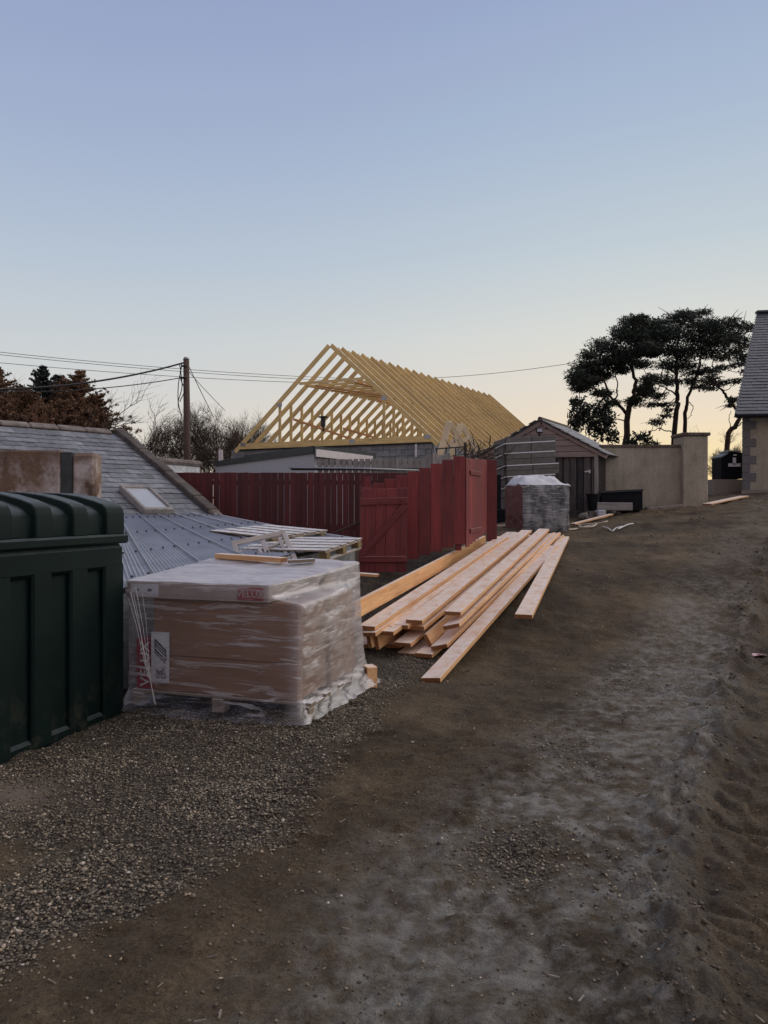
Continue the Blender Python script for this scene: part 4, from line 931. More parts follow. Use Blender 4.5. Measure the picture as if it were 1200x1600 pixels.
for k in range(1, NTR): truss(k, t0)
M9 = Matrix((dl, dperp, (0,0,1))).transposed()
def hp(a, k, z): return C0+dl*a+dd*(k*SP)+Vector((0,0,ZC+z))
plank('brace', hp(-2.05,1,1.05), hp(-2.05,9,.45), .09, .03, M_ORANGE, hb, up=dl); plank('brace', hp(-2.05,6,1.0), hp(-2.05,14,.6), .09, .03, M_ORANGE, hb, up=dl)
plank('brace', hp(-1.6,1.5,.25), hp(-.9,5,.15), .09, .03, M_ORANGE, hb); plank('brace', hp(1.9,0,1.5), hp(2.0,8,1.0), .09, .03, M_ORANGE, hb, up=dl)
for (a0, a1) in ((-1.0,.6), (-.6,1.0)): plank('ceiling_batten', hp(a0,0,RISE-1.54), hp(a1,10,RISE-1.54), .09, .03, M_ORANGE, hb)
plank('ceiling_batten', hp(.9,.3,RISE-1.50), hp(.9,NTR-1,RISE-1.50), .10, .03, M_ORANGE, hb)
M_YEL = simple('yellow_membrane', (.55,.38,.07), (.62,.45,.10), 4, .6, .1)
for k in range(3): mb = MB(); mb.box(hp(2.6+.2*k, 8+3*k, .45), (.5,.5,.14), M9, .02); mb.build('yellow_bundle', M_YEL, hb)
mb = MB(); mb.box(hp(-1.2,2,.95), (.16,.16,.34), M9, .03); mb.box(hp(-1.2,2,1.16), (.3,.22,.06), M9, .01); mb.box(hp(-1.18,2,.73), (.06,.06,.25), M9); mb.build('work_lamp', M_DKMETAL, hb)
# block walls: courses of the front gable wall and the long walls
def wallrun(A, B_, z0, z1, name='block', thick=.14):
    L = (B_-A).length; d_ = (B_-A).normalized(); nn = Vector((d_.y,-d_.x,0)); M3 = Matrix((d_, nn, (0,0,1))).transposed(); mb = MB()
    mb.box((A+B_)/2+Vector((0,0,(z0+z1)/2))-nn*.02, (L, thick-.03, z1-z0), M3); mb.build('mortar_bed', M_MORTAR, hb)
    me0 = MB().box((0,0,0), (.44, thick, .215), None, .006).mesh('block', M_BLOCK); r = 0; z = z1-.1125
    while z > z0:
        u = .22 if r % 2 else .44
        while u < L-.1:
            M4 = M3.to_4x4(); M4.translation = A+d_*u+Vector((0,0,z)); put(bpy.data.objects.new('block', me0), hb, M4); u += .45
        z -= .225; r += 1
WA = hp(-S_/2-.05, .12, 0); WA.z = 0; WB = hp(S_/2-.05, .12, 0); WB.z = 0
wallrun(WA-dl*.4, WB, 2.35, ZC-.10)
mb = MB()
for (A, B_) in ((WA, WB), (WB, WB+dd*(NTR*SP)), (WA, WA+dd*(NTR*SP))):
    d_ = (B_-A).normalized(); nn = Vector((d_.y,-d_.x,0)); zt = 2.3 if B_ == WB else ZC-.12
    mb.box((A+B_)/2+Vector((0,0,zt/2+.4))+(dd*.12 if B_ == WB else Vector((0,0,0))), ((B_-A).length, .2, zt-.8), Matrix((d_, nn, (0,0,1))).transposed())
mb.build('wall', M_BLOCK, hb)
plank('wall_plate', WA+Vector((0,0,ZC-.12))+Vector((0,-.1,0)), WB+Vector((0,0,ZC-.12))+Vector((0,-.1,0)), .12, .04, M_DARKW, hb)
mb = MB(); pts = [W(345,703,26.2), W(345,722,26.2)]; mb.bar(pts[0], pts[1], .14, .1, up=(0,-1,0)); mb.build('cavity_closer', M_WPAINT, hb)
mb = MB(); mb.bar(W(650,694,25.0), W(650,714,25.0), .06, .05, up=(0,-1,0)); mb.build('white_post', M_WPAINT, hb)

# ------------------------------------------------------------------ white flat-roofed extension
ex = thing('flat_roof_extension', W(492,760,17), 'grey white rendered flat roofed extension with black felt edge in front of the trusses', 'extension')
P = [Vector((xx(337,22.5),22.5,0)), Vector((xx(491,17),17,0)), Vector((xx(582,18.8),18.8,0)), Vector((xx(470,25),25,0))]
mb = MB(); poly = [p+Vector((0,0,.9)) for p in P]
tops = [zz(721,22.5), zz(698,17), zz(708,18.8), zz(716,25)]
mb.loft([[p+Vector((0,0,.9)) for p in P], [p+Vector((0,0,t-.12)) for p, t in zip(P, tops)]], close=True, capends=True); mb.build('wall', M_WHITER, ex)
cen = sum(P, Vector())/4
mb = MB(); Q = [cen+(p-cen)*1.04 for p in P]
mb.loft([[p+Vector((0,0,t-.15)) for p, t in zip(Q, tops)], [p+Vector((0,0,t)) for p, t in zip(Q, tops)]], close=True, capends=True); mb.build('felt_roof', M_FELT, ex)
mb = MB(); a = W(494,707.5,16.75); b_ = W(582,718,18.55); mb.bar(a, b_, .03, .17, up=(0,0,1)); mb.build('fascia_board', M_WPAINT, ex)
# fascia flap lower on left
mb = MB(); mb.bar(W(382,716.5,20.6), W(490,702,16.9), .03, .16, up=(0,0,1)); mb.build('felt_upstand', M_FELT, ex)
# grey fence in the middle
gf = thing('grey_fence', W(600,735,16), 'weathered grey board fence between the red fence and the block wall', 'fence')
px = 500.; i = 0
while px < 700:
    top = 717.5-(px-500)*.008; top = top-(0 if px < 668 else (8 if int(px/9) % 2 else 5)); gp = px < 572
    fence_board(gf, px, top, 742, 16, .118 if not gp else .098, .02, m=M_GREYW); px += 9.6 if not gp else 9.3; i += 1
plank('rail', W(455, 733, 15.9), W(672, 733.5, 15.9), .05, .04, M_DARKW, gf, up=(0,-1,0)); plank('rail', W(495, 724, 16.05), W(700, 722, 16.05), .07, .03, M_WPAINT if False else M_GREYW, gf, up=(0,-1,0))
mb = MB(); mb.tube([W(452,731,15.85), W(560,732,15.85), W(655,735,15.85)], .022, 6); o = mb.build('pipe', M_GALV, gf, True)

# ------------------------------------------------------------------ small A frames, railing and brush
M_PALET = woodmat('pale_new_timber', (.85,.72,.48), (.72,.56,.34), knot=.2)
for i, (px, py0, w_, Y, lab) in enumerate(((702,659,26,19.4,'left small yellow timber A-frame propped behind the red fence'), (720,663,26,20.2,'right small yellow timber A-frame propped behind the red fence'))):
    t = thing('a_frame', W(px, 715, Y), lab, 'timber frame', 'small timber A-frames')
    A = W(px, py0, Y); L1 = W(px-16, 716, Y); R1 = W(px+30, 712, Y+.5)
    plank('leg', L1, A, .16, .06, M_PALET, t, up=(0.2,-1,0)); plank('leg', A, R1, .14, .06, M_PALET, t, up=(0.2,-1,0)); plank('crosspiece', W(px-4, 700, Y+.05), W(px+12, 682, Y+.1), .09, .05, M_PALET, t, up=(0.2,-1,0))
rl = thing('metal_railing', W(705,730,18.5), 'black metal railing standing behind the tall end of the red fence', 'railing')
plank('top_bar', W(680,701.5,18.5), W(728,698,18.5), .03, .03, M_DKMETAL, rl)
for px in (682, 697, 712, 727): fence_board(rl, px, 700 if px < 727 else 691, 742, 18.5, .03 if px < 727 else .07, .03, m=M_DKMETAL, name='upright')
def brush(name, c, r, n, label, cat='brushwood', m=M_TWIG):
    mb = MB()
    for i in range(n):
        p = Vector(c)+Vector((random.gauss(0,r), random.gauss(0,r*.6), random.gauss(0,r*.5))); d_ = Vector((random.gauss(0,1), random.gauss(0,1), random.gauss(.6,.8))).normalized(); L = random.uniform(.3,.9)*r*1.4
        m_ = p+d_*L*.5+Vector((random.gauss(0,.05), 0, random.gauss(0,.05))); mb.tube([p, m_, p+d_*L], [.016, .011, .005], 4)
    o = mb.build(name, m); tag(o, label, cat, kind='stuff' if n > 50 else None); return o
brush('brush_pile', W(748,712,18.2), .32, 90, 'tangle of cut branches and roots behind the red gate post')
def stones(name, pts, size, label, cat='stones'):
    x = np.array([p[0] for p in pts]); y = np.array([p[1] for p in pts]); 
    return None

# ------------------------------------------------------------------ timber garage
ga = thing('timber_garage', (4.1, 20, 1.3), 'brown timber clad garage with open dark doorway and frosted slate roof', 'garage')
gyaw = R(15); GL = Vector((math.cos(gyaw), -math.sin(gyaw), 0)); GD = Vector((math.sin(R(31)), math.cos(R(31)), 0))
GC = Vector((xx(846,19.8), 19.8, 0)); GW = 2.95; GA = zz(661,19.8); GE = GA-.80; G0 = 1.1
def gp(a, d_, z): return GC+GL*a+GD*d_+Vector((0,0,z))
n_out = Vector((-GL.y*-1, -GL.x*1, 0)); n_out = Vector((GL.y, -GL.x, 0)); n_out = n_out if n_out.y < 0 else -n_out
DX0, DX1, DZ = .12, GW/2-.12, zz(712,19.5)
z = G0; k = 0; BH = .155
while z < GA-.05:
    zc = z+BH/2
    hw = GW/2-.02 if zc < GE else (GW/2)*(GA-zc)/(GA-GE)-.04
    if hw > .06:
        if zc < DZ: plank('cladding_board', gp(-hw,0,zc), gp(DX0-.05,0,zc), BH-.008, .022, M_CLAD, ga, up=(n_out+Vector((0,0,.10))).normalized(), ch=.002)
        else: plank('cladding_board', gp(-hw,0,zc), gp(hw,0,zc), BH-.008, .022, M_CLAD, ga, up=(n_out+Vector((0,0,.10))).normalized(), ch=.002)
    z += BH
for sx in (-1, 1):
    a = gp(0,0,GA+.03)+n_out*.06; b_ = gp(sx*(GW/2+.22),0,GE-.13)+n_out*.06; plank('barge_board', a, b_, .15, .03, M_CLAD, ga, up=n_out)
plank('corner_post', gp(GW/2-.06,0,G0)+n_out*.02, gp(GW/2-.06,0,GE+.0)+n_out*.02, .10, .05, M_GREYW, ga, up=n_out); plank('lintel', gp(-GW/2+.03,0,DZ+.0)+n_out*.025, gp(GW/2-.05,0,DZ+.0)+n_out*.025, .06, .04, M_CLAD, ga, up=n_out)
M_DOORW = woodmat('door_wood', (.13,.115,.10), (.05,.044,.04), knot=.2, rough=.85, rnd=.5)
# interior boards and back
for k, a in enumerate(np.linspace(DX0-.02, DX1-.0, 8)):
    plank('door_board', gp(a+.0,.03+.035*(k%2),G0), gp(a,.03+.035*(k%2),DZ-.02), .16, .025, M_DOORW, ga, up=n_out)
mb = MB(); DEP = 2.3
mb.prism([gp(-GW/2+.05,.1,G0), gp(-GW/2+.05,.1,GE), gp(0,.1,GA-.06), gp(GW/2-.05,.1,GE), gp(GW/2-.05,.1,G0)], GD*(DEP-.1)+Vector((0,0,0))); mb.build('garage_wall', M_DARKW, ga)
mb = MB(); a_ = gp(DX1-.1,-.02,zz(744,19.5)); 
fixt = MB(); fixt.bar(gp(DX1-.24,0,zz(737,19.5)), gp(DX1-.13,0,zz(736.5,19.5)), .035, .04, up=n_out); fixt.bar(gp(DX1-.11,0,zz(734,19.5)), gp(DX1-.11,0,zz(739.5,19.5)), .04, .03, up=n_out); fixt.build('white_bracket', M_WPAINT, ga)
for sx in (-1, 1):
    e0 = gp(sx*(GW/2+.22),-.12,GE-.10); r0 = gp(0,-.12,GA+.06); wd = (r0-e0); wl_ = wd.length; wd.normalize(); nn = GD.cross(wd); nn = nn if nn.z > 0 else -nn; nn.normalize()
    mb = MB(); mb.prism([e0, r0, r0+GD*DEP, e0+GD*DEP], nn*.03); mb.build('roof_deck', M_FELT, ga)
    tile_roof(ga, e0+nn*.035, GD, wd, nn, DEP, wl_, .25, .14, M_FROSTSL, 'slate', 0, tk=.008)
mb = MB(); mb.tube([gp(0,-.14,GA+.10), gp(0,DEP,GA+.10)], .06, 8); mb.build('ridge', M_MOSS, ga)
fl = bpy.data.objects.new('floodlight', None); fc_ = W(843,673,19.55); put(fl, ga, Matrix.Translation(fc_))
mb = MB(); mb.box(fc_, (.17,.07,.12), Matrix.Rotation(-.2,3,'X'), .01); mb.bar(fc_+Vector((0,.02,-.06)), fc_+Vector((0,.06,-.15)), .05, .04); mb.box(fc_+Vector((0,-.01,-.15)), (.07,.06,.06)); mb.build('lamp_housing', M_DKMETAL, fl)
mb = MB(); mb.box(fc_+Vector((0,-.04,.005)), (.13,.01,.08), Matrix.Rotation(-.2,3,'X')); mb.build('lamp_glass', M_FLOODG, fl)

# grey stack of slabs with white strips in front of the garage
st = thing('slab_stack', W(830,830,18.6), 'tall grey stack of slabs with white strips between layers, in front of the garage', 'slab stack')
SY = 18.6; edges_l = [(783,793)]
lay_ = [(681,690.5,791,867.5,1), (690.5,706,791,867,1), (706,725,791,866.5,2), (725,742,791,872.5,2), (742,758,793,867,1), (758,775,795,840,1), (775,792,797,840,1)]
for i, (yt, yb, xl, xr, sub) in enumerate(lay_):
    def row(px, y, Y): return W(px, y, Y)
    zt, zb = zz(yt+1.3, SY), zz(yb-.2, SY)
    dz = .10  # strips run slightly up to the right in the photograph
    slope_ = .045
    halves = [(xl, (xl+xr)/2-.4), ((xl+xr)/2+.4, xr)]
    for (a, b_) in halves:
        xa, xb = xx(a,SY), xx(b_,SY); sl = .04*(xb-xa)
        nn = sub
        for q_ in range(nn):
            z1_ = zt-(zt-zb)*q_/nn-.004; z0_ = zt-(zt-zb)*(q_+1)/nn+.004
            off = ((a+b_)/2-830)/F*SY*.055
            plank('slab', (xa,SY,(z0_+z1_)/2+off-sl/2), (xb,SY,(z0_+z1_)/2+off+sl/2), z1_-z0_, .16, M_SLAB, st, up=(0,-1,0), ch=.004)
    # return side going back to the left
    plank('slab', (xx(xl,SY)-.01,SY+.06,(zt+zb)/2-.035), (xx(xl,SY)-.16,SY+.75,(zt+zb)/2-.06), zt-zb-.01, .1, M_SLAB, st, up=(-1,-.2,0), ch=.004)
    if i > 0: xa, xb = xx(xl-.5,SY-.1), xx(xr+.8,SY-.1); plank('white_strip', (xa,SY-.075,zt+.008-.035), (xb,SY-.075,zt+.008+.03), .026, .03, M_STRIP, st, up=(0,-1,0), ch=0)
    if i > 0 and i < 6: plank('white_strip', (xx(xl,SY)-.01,SY-.03,zt-.03), (xx(xl,SY)-.15,SY+.5,zt-.10), .022, .1, M_STRIP, st, up=(-1,-.2,0), ch=0)
o = MB().bar(W(777,742,18.2), W(777,838,18.2), .16, .16, up=(0,-1,0)).build('black_post', M_BLACKP, origin=W(777,830,18.2)); tag(o, 'black plastic post between the red fence post and the grey slab stack', 'post')
o = MB().box(W(780,812,17.9), (.30,.25,.52), None, .02).build('black_bin', M_BLACKP, origin=W(780,830,17.9)); tag(o, 'small black bin with pale rim at the foot of the grey slab stack', 'bin')

# wrapped pack in front
wp = thing('wrapped_block_pack', W(850,830,15.6), 'block pack in cloudy grey plastic with frosted top sheet, in front of the garage', 'wrapped pack')
c0 = W(817,833,15.3); c0.z = 1.0; ax = Vector((.992,.12,0)); ay = Vector((-.22,.97,0)); PW, PD, PH = 1.02, 1.0, 1.10
Zb = gz(3.2,15.6)-.02
rows = []; nu = 96
def wpp(u, z):
    k = int(u) % 4; f_ = u-int(u); Pc = [(0,0),(PW,0),(PW,PD),(0,PD)]; A, B_ = Pc[k], Pc[(k+1)%4]; a = A[0]+(B_[0]-A[0])*f_; b_ = A[1]+(B_[1]-A[1])*f_
    n_ = float(fbm(np.array([u*9.+z*3]), np.array([z*7.]), 3)[0])*.018+float(fbm(np.array([u*3.]), np.array([z*14.]), 3)[0])*.012
    nx_, ny_ = [(0,-1),(1,0),(0,1),(-1,0)][k]; e = min(f_, 1-f_); n_ -= .02*max(0, 1-e/.05)
    n_ += .02*math.sin(math.pi*f_)*math.sin(3.14*z/PH)
    P = Vector((c0.x, c0.y, 0))+ax*(a+nx_*n_)+ay*(b_+ny_*n_); return P
mb = MB()
for z in np.linspace(0, 1, 26):
    rows.append([wpp(4*i/nu, z*PH)+Vector((0,0,Zb+z*(PH-.13)+.0)) for i in range(nu)])
mb.loft(rows, close=True); 
me_ = mb.build('wrap_sides', [M_WRAP, M_WRAPSIDE], wp, True)
for pidx, p_ in enumerate(me_.data.polygons):
    u = 4*(pidx % nu)/nu
    if u >= 3: p_.material_index = 1
mb = MB(); g_ = []; n1 = 26
for i in range(n1):
    r_ = []
    for j in range(n1):
        a = -.005+1.01*i/(n1-1); b_ = -.005+1.01*j/(n1-1); hmp = .20*min(1, b_*2.4)*min(1, (1-b_)*6+.5); hmp *= min(1, max(0,a)*7)
        hmp *= 1 if a < .86 else max(.2, (1-a)/.14)
        nz_ = .06*float(fbm(np.array([a*5.]), np.array([b_*5.]), 4)[0])+.02*float(fbm(np.array([a*9.+b_*6]), np.array([b_*3.]), 3)[0])
        r_.append(Vector((c0.x,c0.y,0))+ax*(a*PW)+ay*(b_*PD)+Vector((0,0,Zb+PH-.135+hmp+nz_)))
    g_.append(r_)
mb.loft(g_); o = mb.build('top_sheet', M_WRAPTOP, wp, True); o.modifiers.new('s','SOLIDIFY').thickness = .01
for k in range(3): plank('pallet_board', Vector((c0.x,c0.y,Zb-.06))+ay*(.1+.4*k), Vector((c0.x,c0.y,Zb-.06))+ay*(.1+.4*k)+ax*PW, .1, .1, M_DARKW, wp)

# ------------------------------------------------------------------ rendered garden wall, pier, junk
WY = 20.2
rw = thing('rendered_wall', W(1010,790,WY), 'tan roughcast garden wall with dark coping between the garage and the pier', 'wall')
a, b_ = W(941,800,WY), W(1069,800,WY); zt = zz(699,WY)
mb = MB(); mb.box(((a.x+b_.x)/2, WY+.12, (zt+1.2)/2), (b_.x-a.x, .24, zt-1.2)); mb.build('wall_face', M_HARL, rw)
mb = MB(); mb.box(((a.x+b_.x)/2-.03, WY+.12, zt+.035), (b_.x-a.x+.06, .34, .07), None, .012); mb.build('coping', M_MOSS, rw)
pr_ = thing('wall_pier', W(1088,785,WY-.2), 'tall tan roughcast pier with dark cap at the right end of the garden wall', 'pier')
x0_, x1_ = xx(1068,WY-.2), xx(1106.5,WY-.2); zt = zz(681,WY-.2)
mb = MB(); mb.box(((x0_+x1_)/2, WY+.16, (zt+1.2)/2), (x1_-x0_, .72, zt-1.2), None, .02); mb.build('pier_body', M_HARL, pr_)
mb = MB(); mb.box(((x0_+x1_)/2, WY+.16, zt+.045), (x1_-x0_+.1, .84, .09), None, .02); mb.build('pier_cap', M_MOSS, pr_)
# junk by the wall
tr = thing('black_trough', W(972,795,20.6), 'long black plastic trough standing against the rendered wall', 'trough')
A = W(940,790,20.7); B_ = W(1003,790,20.7)
mb = MB(); mb.prism([W(937,770,19.4), W(1004,766,19.4), W(1004,797,19.4), W(944,797,19.4)], (0,.5,0)); mb.build('trough_body', M_BLACKP, tr)
mb = MB(); mb.bar(W(935,769,19.36), W(1005,765.5,19.36), .06, .05); mb.build('rim', M_DKMETAL, tr)
bk = thing('black_bucket', W(927,800,20.2), 'round black bucket between the garage doorway and the black trough', 'bucket')
p = W(927,797,19.1); mb = MB(); mb.tube([p, p+Vector((0,0,.40))], [.13,.17], 16); mb.build('bucket_body', M_BLACKP, bk, 40); mb = MB(); mb.tube([p+Vector((0,0,.385)), p+Vector((0,0,.42))], [.185,.185], 16); mb.build('rim', M_BLACKP, bk, 40)
o = plank('timber_beam', W(932,791,19.0), W(987,791.5,19.0), .16, .2, M_GREYW, ch=.01); tag(o, 'grey timber beam resting on blocks in front of the black trough', 'beam')
for (px, py, s_, lab, m_) in ((937,805,.28,'pale white grey block under the right of the grey beam', M_WHITER), (923,806,.24,'brown stone block under the left end of the grey beam', M_STONE)):
    o = MB().box(W(px,py,18.95), (s_*.8,s_,s_*.95), Matrix.Rotation(.2,3,'Z'), .02).build('block', m_, origin=W(px,py,18.95)); tag(o, lab, 'block')
def gpt(px, Y, dz=.02): x = xx(px, Y); return Vector((x, Y, gz(x, Y)+dz))
for (p0, p1, wv, lab, m_) in (((895,16.9),(955,18.6),.12,'pale broken board on the mud right of the wrapped pack', M_TIMB), ((1104,19.5),(1163,21.0),.26,'yellowish plank lying on the mud between pier and house', M_TIMB), ((862,17.6),(775,16.6),.18,'reddish plank on the ground behind the joist ends, left of the wrapped pack', M_CLAD)):
    o = plank('loose_board', gpt(*p0, .05), gpt(*p1, .07), wv, .035, m_); tag(o, lab, 'board')
def rope(pts, r, m, lab, cat='rope', name='rope'):
    P = [gpt(a, b_, .035) for a, b_ in pts]; Q = []
    for i in range(len(P)-1):
        p0, p1, p2, p3 = P[max(i-1,0)], P[i], P[i+1], P[min(i+2,len(P)-1)]
        for t in np.linspace(0, 1, 8, endpoint=False): Q.append(.5*((2*p1)+(p2-p0)*t+(2*p0-5*p1+4*p2-p3)*t*t+(3*p1-p0-3*p2+p3)*t**3))
    mb = MB(); mb.tube(Q, r, 6); o = mb.build(name, m, smooth=True); tag(o, lab, cat); return o
rope([(880,15.4),(897,15.7),(908,16.4),(900,17.2),(908,16.8),(930,16.6),(926,16.0),(905,15.9),(915,16.5),(952,17.2)], .018, M_TWINE, 'pale strap looped on the mud beside the wrapped pack')
rope([(942,15.9),(950,15.4),(957,15.0),(962,15.5),(972,15.6),(966,15.1),(980,15.7),(990,16.0)], .014, M_CORD, 'white string bits tangled on the mud in front of the wall')
rope([(760,12.4),(770,12.9),(765,13.4),(757,13.2)], .012, M_CORD, 'grey cord loop on the ground at the foot of the red fence')
mb = MB(); c = gpt(1186, 8.2, .012); mb.loft([[c+Vector((.10*math.cos(a)*(1 if r_ else 0), .07*math.sin(a)*(1 if r_ else 0), .012*math.sin(a*3))) for a in np.linspace(0,6.28,9)] for r_ in (0,1)]); M_PINK = simple('pink_film', (.62,.35,.36), (.75,.6,.6), 9, .4, .2)
o = mb.build('plastic_scrap', M_PINK); o.modifiers.new('s','SOLIDIFY').thickness = .003; tag(o, 'pinkish torn plastic scrap on the mud at the right edge', 'scrap')
o = brush('black_rag', gpt(905,19.0,.1), .12, 10, 'dark heap of rags in the garage doorway', 'rags', M_DKMETAL)
# rubble stones along wall foot
mb = MB(); tgx = np.array([xx(p, q) for p, q in ((912,18.6),(918,18.5),(958,19.2),(965,19.1),(996,19.7),(1010,19.8),(1030,19.9))]); tgy = np.array([18.6,18.5,19.2,19.1,19.7,19.8,19.9])
o = scatter_lumps('rubble', tgx, tgy, np.array([.28,.2,.2,.16,.22,.14,.18]), .7, np.full(7,.5), M_STONE, .1); tag(o, 'few stones and rubble lying at the foot of the rendered wall', 'rubble', kind='stuff')
o = plank('wall_footing', gpt(945,19.95,.0), gpt(1065,20.0,.02), .3, .12, M_PLINTH, ch=.02); tag(o, kind='structure')

# second dark tank on a plinth between pier and house
pl_ = thing('low_wall', W(1132,775,24), 'low rendered wall carrying the small dark tank, between pier and house', 'wall')
mb = MB(); mb.box((xx(1134,25),25,(zz(750,25)+1.4)/2), (1.35,1.2,zz(750,25)-1.4)); mb.build('wall_face', M_PLINTH, pl_)
t2 = thing('small_oil_tank', W(1142,750,24.6), 'dark blue black tank with white stickers on the low wall beside the house', 'oil tank')
Y2 = 24.6
mb = MB(); mb.prism([W(1127,748,Y2), W(1127,714,Y2), W(1139,707,Y2), W(1161,707,Y2), W(1161,748,Y2)], (0,.7,0)); mb.build('tank_body', M_BLACKP, t2)
mb = MB(); mb.box(W(1147,705,Y2)+Vector((0,.3,0)), (.45,.7,.05), None, .01); mb.box(W(1132,711,Y2)+Vector((0,.3,0)), (.28,.66,.04), Matrix.Rotation(R(-30),3,'Y')); mb.build('lid', M_GALV, t2)
for (x0_, x1_, y0_, y1_) in ((1145,1150,715,726), (1138,1157,724,729), (1146,1151,710,712)):
    mb = MB(); mb.box(W((x0_+x1_)/2,(y0_+y1_)/2,Y2-.02), ((x1_-x0_)/F*Y2,.01,(y1_-y0_)/F*Y2)); mb.build('sticker', M_STRIP, t2)

# ------------------------------------------------------------------ right-hand house
HY = 23.6; hs = thing('rendered_house', W(1165,772,HY), 'cream rendered house with grey quoins and dark slate roof at the right edge', 'house')
hx0 = xx(1160.5,HY); hw = 7.0; zb_ = 1.9; ze = zz(652,HY); HL = Vector((math.cos(R(8)), -math.sin(R(8)), 0)); HD = Vector((math.sin(R(31)), math.cos(R(31)), 0)); HP = Vector((hx0, HY, 0))
mb = MB(); mb.prism([HP+Vector((0,0,zb_)), HP+HL*hw+Vector((0,0,zb_)), HP+HL*hw+Vector((0,0,ze)), HP+Vector((0,0,ze))], HD*8.5); mb.build('wall', M_HARL, hs)
mb = MB(); mb.bar(HP+HL*-.03-HD*.05+Vector((0,0,zb_+.18)), HP+HL*hw-HD*.05+Vector((0,0,zb_+.18)), .06, .24); mb.build('plinth', M_PLINTH, hs)
hn_ = Vector((HL.y, -HL.x, 0)); 
z = zb_+.30; k = 0
while z < ze-.03:
    wv = .42 if k % 2 else .24; h_ = min(.27, ze-z)
    a = HP-HL*.02+hn_*.012; plank('quoin', a+Vector((0,0,z+h_/2)), a+HL*wv+Vector((0,0,z+h_/2)), h_-.008, .03, M_QUOIN, hs, up=hn_, ch=.006); z += .275; k += 1
e0 = W(1148,647,HY-.45); rr = W(1183,489,28.2); wd = rr-e0; wl_ = wd.length; wd.normalize(); nn = HL.cross(wd); nn = nn if nn.z > 0 else -nn; nn.normalize()
mb = MB(); mb.prism([e0-nn*.03, e0+HL*8-nn*.03, rr+HL*8-nn*.03, rr-nn*.03], -nn*.10); bk2 = rr+(HD*4.6)-Vector((0,0,rr.z-e0.z)); mb.prism([rr-nn*.03, rr+HL*8-nn*.03, bk2+HL*8, bk2], (0,0,-.1)); mb.build('roof_deck', M_FELT, hs)
tile_roof(hs, e0, HL, wd, nn, 7.6, wl_-.1, .30, .208, M_SLATEN, 'slate', 250, rag=.004, tk=.012, keyf=lambda rc: rc[1], umin=-.05)
mb = MB(); a = rr+Vector((0,0,.03))-HL*.03; mb.bar(a, a+HL*8, .26, .08); mb.build('ridge', M_SLATEN, hs)
mb = MB(); a = e0-Vector((0,.06,.07)); mb.bar(a, a+HL*8, .12, .12, ch=.03); mb.build('gutter', M_BLACKP, hs)
mb = MB(); mb.prism([HP+Vector((0,0,ze))+HD*.0, HP+HD*8.5+Vector((0,0,ze)), Vector((rr.x-.0, rr.y, rr.z-.25))], HL*.2); mb.build('gable', M_HARL, hs)

# ------------------------------------------------------------------ trees
def leaves(name, clumps, dens, size, m, parent, spiky=.45, shell=.55, origin=None):
    P = []; T = []
    for (c, r) in clumps:
        vol = r[0]*r[2]; n = max(12, int(dens*vol))
        v = RS.normal(size=(n, 3)); v /= np.linalg.norm(v, axis=1)[:, None]; rad = RS.rand(n)**(1/3*.9)
        lump = 1+.28*np.sin(v[:,0]*5+c[0])*np.sin(v[:,2]*6+c[2])+.18*np.sin(v[:,1]*7+c[1]*3)
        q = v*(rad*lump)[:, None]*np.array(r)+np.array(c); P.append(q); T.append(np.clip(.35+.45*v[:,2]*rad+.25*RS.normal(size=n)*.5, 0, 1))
    P = np.vstack(P); T = np.concatenate(T); n = len(P)
    d = RS.normal(size=(n, 3)); d[:,2] = d[:,2]*.7+spiky; d /= np.linalg.norm(d, axis=1)[:, None]
    e = np.cross(d, RS.normal(size=(n,3))); e /= np.linalg.norm(e, axis=1)[:, None]; L = size*(.6+.8*RS.rand(n))[:, None]
    V = np.stack([P-d*L*.4+e*L*.20, P-d*L*.4-e*L*.20, P+d*L*.8], 1).reshape(-1, 3)
    Fc = np.arange(3*n).reshape(-1, 3); o_ = WM[parent.name].translation
    me = npmesh(name, V-np.array(o_), Fc, m, {'tone': np.repeat(T, 3)}); return put(bpy.data.objects.new(name, me), parent, WM[parent.name])
LIMBK = .52
def limb(mb, pts, r0, r1, n=7, wob=.05):
    P = []; pts = [Vector(p) for p in pts]
    for i in range(len(pts)-1):
        p0, p1, p2, p3 = pts[max(i-1,0)], pts[i], pts[i+1], pts[min(i+2,len(pts)-1)]
        for t in np.linspace(0, 1, 5, endpoint=False): P.append(.5*((2*p1)+(p2-p0)*t+(2*p0-5*p1+4*p2-p3)*t*t+(3*p1-p0-3*p2+p3)*t**3)+Vector((random.gauss(0,wob), random.gauss(0,wob), random.gauss(0,wob))))
    r0 *= LIMBK; r1 *= LIMBK
    P.append(pts[-1]); mb.tube(P, [r0+(r1-r0)*k/(len(P)-1) for k in range(len(P))], n)
def Z5(x, y): return 860+x/3.53, 460+y/3.53     # working coordinates read off the crown study
